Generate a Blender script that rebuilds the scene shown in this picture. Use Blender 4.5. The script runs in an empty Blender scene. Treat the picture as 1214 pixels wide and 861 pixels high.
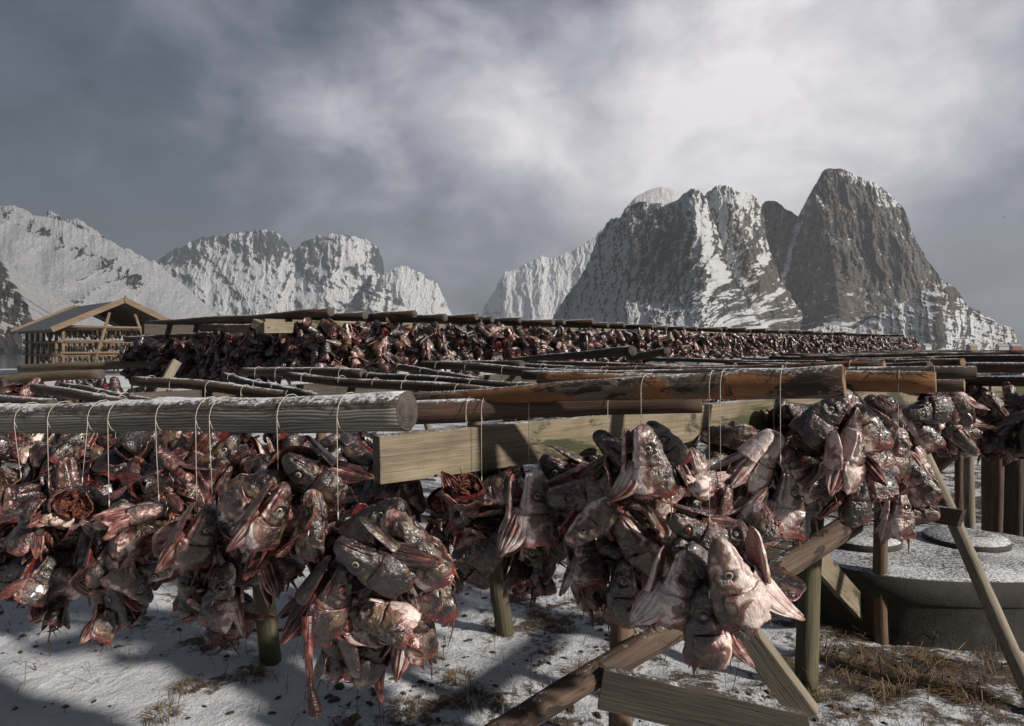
import bpy, bmesh, math, random
import numpy as np
from mathutils import Vector, Matrix, Quaternion
from math import radians, sin, cos, pi, sqrt, atan2

random.seed(11)
RS = np.random.RandomState(5)
SC = bpy.context.scene
COL = SC.collection
F = 809.3
EYE = 2.0
HZ = 410.0

def P(px, py, Y):
    return Vector(((px - 607.0) / F * Y, Y, EYE - (py - HZ) / F * Y))

# ------------------------------------------------------------------ noise
_perm = np.random.RandomState(3).permutation(256)
_perm = np.concatenate([_perm, _perm, _perm])
_grad = np.random.RandomState(4).normal(size=(256, 3))
_grad /= np.linalg.norm(_grad, axis=1)[:, None]

def pn(x, y, z=0.0):
    x, y, z = np.broadcast_arrays(np.asarray(x, float), np.asarray(y, float), np.asarray(z, float))
    xi = np.floor(x).astype(int); yi = np.floor(y).astype(int); zi = np.floor(z).astype(int)
    xf = x - xi; yf = y - yi; zf = z - zi
    xi &= 255; yi &= 255; zi &= 255
    fd = lambda t: t * t * t * (t * (t * 6 - 15) + 10)
    u, v, w = fd(xf), fd(yf), fd(zf)
    def g(dx, dy, dz):
        h = _perm[_perm[_perm[xi + dx] + yi + dy] + zi + dz]
        gr = _grad[h]
        return gr[..., 0] * (xf - dx) + gr[..., 1] * (yf - dy) + gr[..., 2] * (zf - dz)
    l = lambda a, b, t: a + (b - a) * t
    x00 = l(g(0, 0, 0), g(1, 0, 0), u); x10 = l(g(0, 1, 0), g(1, 1, 0), u)
    x01 = l(g(0, 0, 1), g(1, 0, 1), u); x11 = l(g(0, 1, 1), g(1, 1, 1), u)
    return l(l(x00, x10, v), l(x01, x11, v), w) * 1.5

def fbm(x, y, z=0.0, o=4, lac=2.03, g=0.5):
    a, s, t = 1.0, 0.0, 0.0
    x = np.asarray(x, float); y = np.asarray(y, float); z = np.asarray(z, float)
    for k in range(o):
        s = s + a * pn(x, y, z + 7.3 * k); t += a
        x, y, z, a = x * lac, y * lac, z * lac, a * g
    return s / t

def ridged(x, y, z=0.0, o=4, lac=2.07, g=0.5):
    a, s, t = 1.0, 0.0, 0.0
    x = np.asarray(x, float); y = np.asarray(y, float)
    for k in range(o):
        s = s + a * (1 - np.abs(pn(x, y, z + 3.7 * k)) * 1.6); t += a
        x, y, a = x * lac, y * lac, a * g
    return s / t

def sstep(a, b, x):
    t = np.clip((x - a) / (b - a), 0, 1)
    return t * t * (3 - 2 * t)

# ------------------------------------------------------------------ mesh helpers
def link(o, parent=None):
    COL.objects.link(o)
    if parent is not None:
        o.parent = parent
    return o

def mesh_from(name, verts, faces, mats=(), idx=None, smooth=True, attrs=None):
    me = bpy.data.meshes.new(name)
    verts = np.asarray(verts, dtype=np.float32)
    if isinstance(faces, np.ndarray):
        k = faces.shape[1]; n = faces.shape[0]
        me.vertices.add(len(verts)); me.vertices.foreach_set('co', verts.ravel())
        me.loops.add(n * k); me.loops.foreach_set('vertex_index', faces.astype(np.int32).ravel())
        me.polygons.add(n)
        me.polygons.foreach_set('loop_start', np.arange(0, n * k, k, dtype=np.int32))
        me.polygons.foreach_set('loop_total', np.full(n, k, dtype=np.int32))
        me.update(calc_edges=True)
    else:
        me.from_pydata([tuple(map(float, v)) for v in verts], [], [tuple(f) for f in faces])
    for m in mats:
        me.materials.append(m)
    if idx is not None:
        me.polygons.foreach_set('material_index', np.asarray(idx, dtype=np.int32))
    me.polygons.foreach_set('use_smooth', np.full(len(me.polygons), bool(smooth)))
    if attrs:
        for k, a in attrs.items():
            at = me.attributes.new(k, 'FLOAT', 'POINT')
            at.data.foreach_set('value', np.asarray(a, dtype=np.float32).ravel())
    me.update()
    return me

def grid_faces(nr, nc, wrap=False, off=0):
    r = np.arange(nr - 1)[:, None]
    c = np.arange(nc if wrap else nc - 1)[None, :]
    c2 = (c + 1) % nc
    a = r * nc + c; b = r * nc + c2; d = (r + 1) * nc + c; e = (r + 1) * nc + c2
    return (np.stack([a, b, e, d], -1).reshape(-1, 4) + off)

class MB:
    def __init__(s): s.v = []; s.f = []; s.m = []; s.a = {}
    def add(s, verts, faces, mi=0, **attrs):
        o = len(s.v)
        s.v.extend([tuple(v) for v in verts])
        s.f.extend([tuple(i + o for i in f) for f in faces])
        s.m.extend([mi] * len(faces))
        return o
    def tube(s, pts, radii, n=6, mi=0, cap=True):
        pts = [Vector(p) for p in pts]
        V = []; Fc = []
        up = Vector((0, 0, 1))
        for i, p in enumerate(pts):
            t = (pts[min(i + 1, len(pts) - 1)] - pts[max(i - 1, 0)])
            t.normalize()
            if i == 0:
                a = up if abs(t.z) < .9 else Vector((1, 0, 0))
                nx = t.cross(a).normalized()
            else:
                nx = (nx - t * nx.dot(t))
                nx.normalize()
            ny = t.cross(nx)
            r = radii[i] if hasattr(radii, '__len__') else radii
            for k in range(n):
                an = 2 * pi * k / n
                V.append(p + nx * (cos(an) * r) + ny * (sin(an) * r))
        for i in range(len(pts) - 1):
            for k in range(n):
                Fc.append((i * n + k, i * n + (k + 1) % n, (i + 1) * n + (k + 1) % n, (i + 1) * n + k))
        if cap:
            Fc.append(tuple(range(n - 1, -1, -1)))
            Fc.append(tuple((len(pts) - 1) * n + k for k in range(n)))
        s.add(V, Fc, mi)
    def box(s, lo, hi, mi=0, M=None):
        V = [Vector((x, y, z)) for x in (lo[0], hi[0]) for y in (lo[1], hi[1]) for z in (lo[2], hi[2])]
        if M is not None: V = [M @ v for v in V]
        Fc = [(0, 1, 3, 2), (4, 6, 7, 5), (0, 4, 5, 1), (2, 3, 7, 6), (0, 2, 6, 4), (1, 5, 7, 3)]
        s.add(V, Fc, mi)
    def build(s, name, mats, parent=None, loc=(0, 0, 0), smooth=True):
        me = mesh_from(name, s.v, s.f, mats, s.m, smooth)
        o = bpy.data.objects.new(name, me)
        o.location = loc
        return link(o, parent)

def tag(o, label=None, cat=None, group=None, kind=None):
    if label: o['label'] = label
    if cat: o['category'] = cat
    if group: o['group'] = group
    if kind: o['kind'] = kind
    return o

def empty(name, loc=(0, 0, 0), rz=0.0):
    o = bpy.data.objects.new(name, None)
    o.location = loc; o.rotation_euler = (0, 0, rz)
    o.empty_display_size = .1
    return link(o)

def axes_matrix(A, X, Zhint):
    X = Vector(X).normalized()
    Z = Vector(Zhint)
    Z = Z - X * Z.dot(X)
    if Z.length < 1e-5:
        Z = Vector((0, 1, 0)) - X * X.y
    Z.normalize()
    Y = Z.cross(X)
    M = Matrix((X, Y, Z)).transposed().to_4x4()
    M.translation = A
    return M

# ------------------------------------------------------------------ material helpers
class NT:
    def __init__(s, name):
        s.mat = bpy.data.materials.new(name); s.mat.use_nodes = True
        s.t = s.mat.node_tree; s.t.nodes.clear()
        s.out = s.n('ShaderNodeOutputMaterial')
        s.b = s.n('ShaderNodeBsdfPrincipled')
        s.l(s.b.outputs[0], s.out.inputs[0])
    def n(s, typ, **kw):
        nd = s.t.nodes.new(typ)
        for k, v in kw.items():
            if hasattr(nd, k): setattr(nd, k, v)
        return nd
    def l(s, a, b): s.t.links.new(a, b)
    def put(s, inp, v):
        if hasattr(v, 'is_output') or isinstance(v, bpy.types.NodeSocket): s.l(v, inp)
        else: inp.default_value = v
    def math(s, op, a, b=0.0, c=None, clamp=False):
        nd = s.n('ShaderNodeMath', operation=op, use_clamp=clamp)
        s.put(nd.inputs[0], a); s.put(nd.inputs[1], b)
        if c is not None: s.put(nd.inputs[2], c)
        return nd.outputs[0]
    def vm(s, op, a, b=None, scale=None):
        nd = s.n('ShaderNodeVectorMath', operation=op)
        s.put(nd.inputs[0], a)
        if b is not None: s.put(nd.inputs[1], b)
        if scale is not None: s.put(nd.inputs['Scale'], scale)
        return nd.outputs['Value'] if op in ('DOT_PRODUCT', 'LENGTH') else nd.outputs[0]
    def noise(s, vec, scale, detail=4, rough=.55, dist=0.0):
        nd = s.n('ShaderNodeTexNoise')
        s.l(vec, nd.inputs['Vector']); nd.inputs['Scale'].default_value = scale
        nd.inputs['Detail'].default_value = detail; nd.inputs['Roughness'].default_value = rough
        nd.inputs['Distortion'].default_value = dist
        return nd.outputs[0]
    def vor(s, vec, scale, feature='F1', out='Distance'):
        nd = s.n('ShaderNodeTexVoronoi', feature=feature)
        s.l(vec, nd.inputs['Vector']); nd.inputs['Scale'].default_value = scale
        return nd.outputs[out]
    def ramp(s, fac, stops, interp='LINEAR'):
        nd = s.n('ShaderNodeValToRGB'); s.l(fac, nd.inputs[0])
        cr = nd.color_ramp; cr.interpolation = interp
        while len(cr.elements) < len(stops): cr.elements.new(.5)
        for e, (p, c) in zip(cr.elements, stops):
            e.position = p
            e.color = (c[0], c[1], c[2], 1) if hasattr(c, '__len__') else (c, c, c, 1)
        return nd.outputs[0]
    def mr(s, v, a, b, c=0.0, d=1.0, smooth=True):
        nd = s.n('ShaderNodeMapRange', interpolation_type='SMOOTHSTEP' if smooth else 'LINEAR')
        s.put(nd.inputs[0], v)
        for i, k in enumerate((a, b, c, d)): s.put(nd.inputs[1 + i], k)
        return nd.outputs[0]
    def mix(s, f, a, b, typ='MIX'):
        nd = s.n('ShaderNodeMix', data_type='RGBA', blend_type=typ)
        s.put(nd.inputs[0], f)
        for i, v in ((6, a), (7, b)):
            if hasattr(v, '__len__') and not isinstance(v, bpy.types.NodeSocket): v = (*v[:3], 1)
            s.put(nd.inputs[i], v)
        return nd.outputs[2]
    def mapping(s, vec, scale=(1, 1, 1), loc=None, rot=None):
        nd = s.n('ShaderNodeMapping'); s.l(vec, nd.inputs[0])
        nd.inputs['Scale'].default_value = scale
        if loc is not None: s.put(nd.inputs['Location'], loc)
        if rot is not None: nd.inputs['Rotation'].default_value = rot
        return nd.outputs[0]
    def bump(s, h, strength, dist, prev=None):
        nd = s.n('ShaderNodeBump'); s.l(h, nd.inputs['Height'])
        nd.inputs['Strength'].default_value = strength; nd.inputs['Distance'].default_value = dist
        if prev is not None: s.l(prev, nd.inputs['Normal'])
        return nd.outputs[0]
    def attr(s, name, typ='GEOMETRY'):
        nd = s.n('ShaderNodeAttribute', attribute_type=typ, attribute_name=name)
        return nd.outputs['Fac']
    def objco(s, rand=True, k=37.0):
        tc = s.n('ShaderNodeTexCoord').outputs['Object']
        if rand:
            r = s.n('ShaderNodeObjectInfo').outputs['Random']
            off = s.math('MULTIPLY', r, k)
            cb = s.n('ShaderNodeCombineXYZ')
            s.l(off, cb.inputs[0]); s.l(off, cb.inputs[1]); s.l(off, cb.inputs[2])
            tc = s.vm('ADD', tc, cb.outputs[0])
        return tc
    def upness(s):
        g = s.n('ShaderNodeNewGeometry')
        sp = s.n('ShaderNodeSeparateXYZ'); s.l(g.outputs['Normal'], sp.inputs[0])
        return sp.outputs[2]
    def fin(s, col, rough=.6, normal=None, spec=None):
        s.put(s.b.inputs['Base Color'], col if not (hasattr(col, '__len__') and not isinstance(col, bpy.types.NodeSocket)) else (*col[:3], 1))
        s.put(s.b.inputs['Roughness'], rough)
        if normal is not None: s.l(normal, s.b.inputs['Normal'])
        if spec is not None: s.put(s.b.inputs['Specular IOR Level'], spec)
        return s.mat

SNOW = (.80, .82, .86)

def wood(name, dark, mid, light, patch=None, patch_amt=.5, frost=0.0, rings=False, rough=.8, moss=0.0, patch_scale=3.0, topbark=0.0, patch2=None):
    m = NT(name)
    co = m.objco()
    g1 = m.noise(m.mapping(co, (1.2, 22, 22)), 3.0, 6, .6, .4)
    g2 = m.noise(m.mapping(co, (.6, 60, 60)), 2.5, 4, .6)
    big = m.noise(m.mapping(co, (.5, 2, 2)), 2.2, 4, .6)
    if rings:
        w = m.n('ShaderNodeTexWave', wave_type='BANDS', bands_direction='Z')
        m.l(m.mapping(co, (.16, 1.0, 1.0)), w.inputs['Vector'])
        w.inputs['Scale'].default_value = 26; w.inputs['Distortion'].default_value = 7.5
        w.inputs['Detail'].default_value = 2.0; w.inputs['Detail Scale'].default_value = .8
        g1 = m.math('ADD', m.math('MULTIPLY', g1, .55), m.math('MULTIPLY', w.outputs['Fac'], .42))
    f = m.math('ADD', m.math('MULTIPLY', g1, .75), m.math('MULTIPLY', m.math('SUBTRACT', big, .5), .7))
    col = m.ramp(f, [(.12, dark), (.42, mid), (.72, light)])
    h = g1
    if patch is not None:
        pz = m.noise(m.mapping(co, (.45, 1.4, 1.4)), patch_scale, 5, .62, .5)
        pf = m.mr(pz, patch_amt - .03, patch_amt + .03)
        pc = m.mix(m.noise(co, 24, 4), tuple(c * .45 for c in patch), patch)
        col = m.mix(pf, col, pc)
        h = m.math('ADD', h, m.math('MULTIPLY', pf, .8))
    if patch2 is not None:
        q2 = m.noise(m.mapping(co, (.5, 1.6, 1.6)), patch_scale * 1.7, 6, .68, .7)
        col = m.mix(m.mr(q2, .545, .575), col, patch2)
        h = m.math('ADD', h, m.math('MULTIPLY', m.mr(q2, .545, .575), .7))
    if topbark:
        sz = m.n('ShaderNodeSeparateXYZ'); m.l(m.n('ShaderNodeTexCoord').outputs['Object'], sz.inputs[0])
        tz = m.math('ADD', sz.outputs[2], m.math('MULTIPLY', m.math('SUBTRACT', m.noise(m.mapping(co, (.5, 1.5, 1.5)), 9, 5, .65), .5), .10))
        tf = m.mr(tz, topbark - .008, topbark + .010)
        col = m.mix(tf, col, m.ramp(m.noise(m.mapping(co, (1, 2.5, 2.5)), 18, 5, .7), [(.3, (.022, .017, .014)), (.5, (.065, .05, .04)), (.72, (.14, .115, .095))]))
        h = m.math('ADD', h, tf)
    cr = m.mr(g2, .30, .36, 1.0, 0.0)
    col = m.mix(m.math('MULTIPLY', cr, .75), col, (.018, .014, .012))
    if moss:
        mz = m.noise(co, 4.0, 4)
        col = m.mix(m.math('MULTIPLY', m.mr(mz, .45, .7), moss), col, (.055, .065, .018))
    if frost:
        up = m.upness()
        fz = m.noise(co, 55, 4, .7)
        fb = m.noise(co, 5, 3)
        ff = m.math('ADD', up, m.math('ADD', m.math('MULTIPLY', m.math('SUBTRACT', fz, .5), 1.3), m.math('MULTIPLY', m.math('SUBTRACT', fb, .5), .9)))
        ff = m.mr(ff, 1.15 - frost * .5, 1.5 - frost * .5)
        col = m.mix(m.math('MULTIPLY', ff, .8), col, SNOW)
    nb = m.bump(h, .55, .012)
    nb = m.bump(m.noise(co, 90, 3), .25, .004, nb)
    return m.fin(col, rough, nb, .3)

def endgrain(name, a, b):
    m = NT(name)
    co = m.objco(False)
    w = m.n('ShaderNodeTexWave', wave_type='RINGS', rings_direction='X')
    m.l(co, w.inputs['Vector']); w.inputs['Scale'].default_value = 28
    w.inputs['Distortion'].default_value = 2.0; w.inputs['Detail'].default_value = 3
    n = m.noise(co, 30, 4)
    col = m.mix(m.math('MULTIPLY', m.math('ADD', w.outputs['Fac'], n), .5), a, b)
    col = m.mix(m.mr(m.noise(co, 9, 3), .5, .75), col, tuple(x * .4 for x in a))
    return m.fin(col, .85, m.bump(w.outputs['Fac'], .4, .004), .2)

M_GREY = wood('weathered_grey_wood', (.075, .066, .058), (.21, .19, .165), (.34, .31, .275), patch=(.05, .036, .028), patch_amt=.70, frost=.85, rings=True, topbark=.022)
M_BARK = wood('brown_bark', (.03, .02, .016), (.085, .053, .038), (.17, .105, .07), patch=(.27, .15, .075), patch_amt=.66, frost=.72)
M_BARKD = wood('dark_bark', (.018, .014, .012), (.05, .038, .03), (.10, .078, .06), patch=(.15, .115, .085), patch_amt=.68, frost=.75)
M_ORANGE = wood('stripped_orange_log', (.045, .034, .027), (.125, .092, .068), (.21, .16, .12), patch=(.27, .122, .052), patch_amt=.47, frost=.6, topbark=.036, patch2=(.030, .020, .015))
M_BARKL = wood('light_brown_bark', (.035, .025, .019), (.105, .072, .052), (.20, .145, .105), patch=(.26, .19, .13), patch_amt=.60, frost=.25, patch2=(.03, .021, .016))
M_PALE = wood('pale_timber', (.10, .084, .064), (.22, .185, .142), (.33, .285, .22), frost=.25, moss=.25)
M_PLANK = wood('sawn_plank', (.085, .068, .05), (.205, .163, .115), (.31, .255, .185), patch=(.060, .060, .032), patch_amt=.55, frost=.35, moss=.55)
M_DPLANK = wood('weathered_plank', (.028, .023, .02), (.068, .056, .047), (.115, .098, .082), frost=.35, moss=.1)
M_POST = wood('mossy_post', (.03, .026, .017), (.085, .073, .046), (.15, .125, .08), moss=.7)
M_POSTB = wood('brown_post', (.05, .033, .022), (.13, .085, .055), (.21, .145, .095))
M_TAN = wood('tan_timber', (.07, .05, .034), (.16, .115, .075), (.235, .175, .118))
M_END = endgrain('grey_end_grain', (.045, .039, .033), (.105, .092, .078))
M_ENDO = endgrain('tan_end_grain', (.14, .085, .05), (.30, .20, .12))

def simple(name, c1, c2, scale=20, rough=.7, bumpd=.003, bs=.4, spec=.4):
    m = NT(name); co = m.objco()
    n = m.noise(co, scale, 5)
    return m.fin(m.mix(n, c1, c2), rough, m.bump(n, bs, bumpd), spec)

M_TWINE = simple('pale_twine', (.36, .32, .26), (.62, .58, .50), 60, .8)

# ------------------------------------------------------------------ fish materials
def frost_mix(m, col, co, k=1.0):
    up = m.upness()
    fr = m.attr('frost', 'OBJECT')
    fz = m.noise(co, 30, 5, .75)
    ff = m.math('ADD', m.math('MULTIPLY', up, .55), fz)
    ff = m.mr(ff, 1.02, 1.22)
    return m.mix(m.math('MULTIPLY', m.math('MULTIPLY', ff, fr), k), col, SNOW)

def fish_skin(stuff=False):
    m = NT('cod_skin' if not stuff else 'dried_cod_skin')
    co = m.objco()
    d = m.attr('dors'); red = m.attr('red'); eyed = m.attr('eyed')
    tone = m.attr('tone', 'GEOMETRY' if stuff else 'OBJECT')
    n1 = m.noise(co, 6.5 if not stuff else 40, 2.5, .5, .8)
    n2 = m.noise(co, 42, 4, .65)
    n3 = m.noise(co, 2.6 if not stuff else 6, 4, .6, .8)
    f = m.math('ADD', m.math('ADD', d, m.math('MULTIPLY', m.math('SUBTRACT', n3, .5), 1.15)), m.math('MULTIPLY', m.math('SUBTRACT', tone, .70), -1.15))
    f = m.math('ADD', f, m.math('MULTIPLY', m.math('SUBTRACT', n1, .5), 1.45))
    f = m.math('ADD', f, m.math('MULTIPLY', m.math('SUBTRACT', n2, .5), .14))
    col = m.ramp(f, [(.03, (.70, .575, .53)), (.13, (.42, .26, .23)), (.26, (.18, .075, .063)), (.40, (.066, .024, .021)), (.57, (.022, .011, .0105)), (.78, (.006, .0045, .0045))])
    # golden-olive sheen of some cheeks, painted into the base colour
    col = m.mix(m.math('MULTIPLY', m.mr(n1, .5, .66), m.mr(tone, .3, .8, 0, .45)), col, (.27, .205, .12))
    # brown leopard speckle
    sp = m.vor(co, 26)
    col = m.mix(m.math('MULTIPLY', m.mr(sp, .12, .38, 1, 0), .22), col, m.mix(.5, col, (.03, .02, .015)))
    col = m.mix(m.math('MULTIPLY', m.mr(n2, .54, .74), .25), col, m.mix(.5, col, (.62, .50, .46)))
    wr0 = m.noise(m.mapping(co, (1.6, 7, 7), rot=(0, .5, 0)), 3.0, 5, .62, 1.4)
    vein = m.mr(m.math('ABSOLUTE', m.math('SUBTRACT', wr0, .5)), .0, .030, 1, 0)
    col = m.mix(m.math('MULTIPLY', vein, m.mr(n3, .35, .6, .15, .75)), col, m.mix(n2, (.035, .010, .010), (.15, .04, .036)))
    yl = m.noise(co, 4.2, 3, .5, .5)
    col = m.mix(m.math('MULTIPLY', m.mr(yl, .52, .70), .38), col, m.mix(n1, (.16, .095, .040), (.36, .25, .15)))
    # blood
    bf = m.mr(m.math('ADD', m.math('MULTIPLY', red, .62), m.math('ADD', m.math('MULTIPLY', n3, .40), m.math('MULTIPLY', n1, .40))), .56, .86)
    col = m.mix(m.math('MULTIPLY', bf, .85), col, m.mix(n2, (.055, .005, .006), (.22, .030, .026)))
    col = m.mix(m.math('MULTIPLY', eyed, .9), col, (.012, .010, .010))
    if not stuff: col = frost_mix(m, col, co)
    rough = m.mr(n1, .3, .75, .20, .40, False)
    nb = m.bump(n1, .35, .03)
    wr = m.noise(m.mapping(co, (2, 9, 9), rot=(0, .5, 0)), 3.2, 4, .6, 1.2)
    nb = m.bump(wr, .38, .022, nb)
    nb = m.bump(n2, .10, .006, nb)
    m.b.inputs['Coat Weight'].default_value = .28; m.b.inputs['Coat Roughness'].default_value = .2
    return m.fin(col, rough, nb, .8)

def gill_mat(name, cover=False):
    m = NT(name)
    co = m.objco()
    tone = m.attr('tone', 'OBJECT')
    u = m.attr('ru'); v = m.attr('rv')
    cb = m.n('ShaderNodeCombineXYZ')
    r = m.n('ShaderNodeObjectInfo').outputs['Random']
    m.l(m.math('MULTIPLY', v, 1.0), cb.inputs[0]); m.l(m.math('MULTIPLY', u, .05), cb.inputs[1]); m.l(m.math('MULTIPLY', r, 31.0), cb.inputs[2])
    st = m.noise(cb.outputs[0], 9, 3, .55, .08)
    st2 = m.noise(cb.outputs[0], 48, 3, .6)
    n3 = m.noise(co, 3.2, 4, .6, .6)
    n2 = m.noise(co, 26, 4)
    f = m.math('ADD', m.math('MULTIPLY', st, .75), m.math('MULTIPLY', m.math('SUBTRACT', n3, .5), .9))
    f = m.math('ADD', f, m.math('MULTIPLY', m.math('SUBTRACT', tone, .5), .45))
    col = m.ramp(f, [(.20, (.018, .004, .004)), (.32, (.095, .018, .016)), (.43, (.24, .090, .076)), (.55, (.50, .345, .305)), (.72, (.82, .71, .66))])
    edge = m.mr(m.math('ADD', u, m.math('MULTIPLY', m.math('SUBTRACT', n2, .5), .5)), .82, 1.02)
    col = m.mix(m.math('MULTIPLY', edge, .8), col, m.mix(n3, (.11, .025, .02), (.26, .12, .06)))
    if cover:
        d = m.attr('dors')
        sf = m.mr(m.math('ADD', d, m.math('MULTIPLY', m.math('SUBTRACT', n3, .5), .9)), .35, .75)
        sk = m.ramp(m.noise(co, 8, 5), [(.25, (.05, .036, .032)), (.5, (.15, .10, .085)), (.75, (.32, .22, .19))])
        col = m.mix(m.math('MULTIPLY', sf, .92), col, sk)
    col = frost_mix(m, col, co)
    nb = m.bump(st, .7, .05)
    nb = m.bump(st2, .4, .02, nb)
    nb = m.bump(n2, .3, .02, nb)
    m.b.inputs['Coat Weight'].default_value = .15; m.b.inputs['Coat Roughness'].default_value = .25
    return m.fin(col, m.mr(n3, .3, .7, .25, .5, False), nb, .5)

def flesh_mat():
    m = NT('raw_flesh'); co = m.objco(); tone = m.attr('tone', 'OBJECT')
    n1 = m.noise(co, 9, 5, .65, .8); n2 = m.noise(co, 34, 4)
    f = m.math('ADD', n1, m.math('MULTIPLY', m.math('SUBTRACT', tone, .5), .3))
    col = m.ramp(f, [(.25, (.018, .005, .005)), (.44, (.085, .013, .012)), (.56, (.20, .055, .030)), (.68, (.34, .16, .09)), (.82, (.48, .32, .25))])
    col = frost_mix(m, col, co, .6)
    nb = m.bump(n1, .8, .08); nb = m.bump(n2, .5, .03, nb)
    return m.fin(col, m.mr(n2, .3, .7, .22, .5, False), nb, .55)

M_SKIN = fish_skin(); M_SKINS = fish_skin(True)
M_FAN = gill_mat('gill_membrane'); M_COVER = gill_mat('gill_cover_skin', True)
M_FLESH = flesh_mat()
def eye_mat():
    m = NT('fish_iris'); co = m.objco(False)
    sp = m.n('ShaderNodeSeparateXYZ'); m.l(co, sp.inputs[0])
    r = m.math('SQRT', m.math('ADD', m.math('POWER', sp.outputs[0], 2.0), m.math('POWER', sp.outputs[2], 2.0)))
    col = m.ramp(r, [(.0, (.2, .17, .12)), (.028, (.34, .30, .21)), (.033, (.46, .42, .31)), (.039, (.30, .24, .14)), (.044, (.07, .05, .03)), (.05, (.015, .012, .011))])
    ev = m.attr('ev', 'OBJECT')
    col = m.mix(m.math('MULTIPLY', m.mr(m.math('ADD', ev, m.math('MULTIPLY', m.noise(co, 60, 3), .4)), .85, 1.05), .85), col, (.13, .018, .014))
    return m.fin(col, .14, None, .6)
M_EYE = eye_mat()
def pupil_mat():
    m = NT('cloudy_pupil'); ev = m.attr('ev', 'OBJECT')
    c = m.mix(m.mr(ev, .45, .7), (.012, .013, .015), (.20, .215, .22))
    c = m.mix(m.mr(ev, .82, .84), c, (.09, .01, .01))
    return m.fin(c, .1, None, .7)
M_PUPIL = pupil_mat()

# ------------------------------------------------------------------ fish head meshes
SS = np.array([0, .02, .06, .15, .3, .45, .6, .8, 1.0])
ZT = np.array([.03, .075, .112, .155, .20, .245, .275, .295, .27])
ZB = np.array([-.045, -.085, -.105, -.125, -.165, -.215, -.27, -.305, -.27])
WW = np.array([.045, .105, .140, .168, .185, .215, .235, .24, .20])
def sec(s):
    s = np.clip(s, 0, 1)
    return np.interp(s, SS, ZT), np.interp(s, SS, ZB), np.interp(s, SS, WW)
def surf(s, a):
    """point of the head surface; a: 0 = top, pi = bottom, signed for the side"""
    zt, zb, w = sec(s)
    zc = (zt * .35 + zb * .65); ca = np.cos(a); sa = np.sin(a)
    h = np.where(ca > 0, zt - zc, zc - zb)
    # triangular-ish section: narrower at the crown
    y = w * np.sign(sa) * np.abs(sa) ** .9 * np.where(ca > 0, 1 - .32 * ca ** 1.5 * 1.0, 1.0 - .12 * np.abs(ca))
    z = zc + h * np.sign(ca) * np.abs(ca) ** .92
    return np.stack([.5 - np.asarray(s) * np.ones_like(y), y, z], -1)

EYE_S, EYE_A = .30, radians(62)
def eye_pos(side):
    p = surf(np.array(EYE_S), np.array(side * EYE_A)); return p

def patch_mesh(name, top, mats, ru, rv, dors=None, th=.012, red=None, two=False):
    """two-sided thin shell from a grid of points top[nr,nc,3]"""
    du = np.gradient(top, axis=0); dv = np.gradient(top, axis=1)
    n = np.cross(du, dv); n /= (np.linalg.norm(n, axis=-1, keepdims=True) + 1e-9)
    bot = top - n * th
    nr, nc = top.shape[:2]
    V = np.concatenate([top.reshape(-1, 3), bot.reshape(-1, 3)])
    f1 = grid_faces(nr, nc); f2 = grid_faces(nr, nc, off=nr * nc)[:, ::-1]
    e = []
    N = nr * nc
    def strip(idx):
        for a, b in zip(idx[:-1], idx[1:]): e.append((b, a, a + N, b + N))
    strip([c for c in range(nc)]); strip([r * nc + nc - 1 for r in range(nr)])
    strip([(nr - 1) * nc + c for c in range(nc - 1, -1, -1)]); strip([r * nc for r in range(nr - 1, -1, -1)])
    fc = np.concatenate([f1, f2, np.array(e)])
    z = ru.ravel() * 0
    at = {'ru': np.tile(ru.ravel(), 2), 'rv': np.tile(rv.ravel(), 2),
          'dors': np.tile(dors.ravel() if dors is not None else z, 2), 'red': np.tile(red.ravel() if red is not None else z, 2), 'eyed': np.tile(z, 2)}
    idx = None
    if two: idx = np.concatenate([np.zeros(len(f1)), np.ones(len(f2) + len(e))])
    me = mesh_from(name, V, fc, mats, idx, True, at)
    # which way is out? the first grid should face away from the midline
    return me

def dors_of(V, x=None):
    return np.clip((V[..., 2] + .15) / .34, 0, 1)

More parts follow.
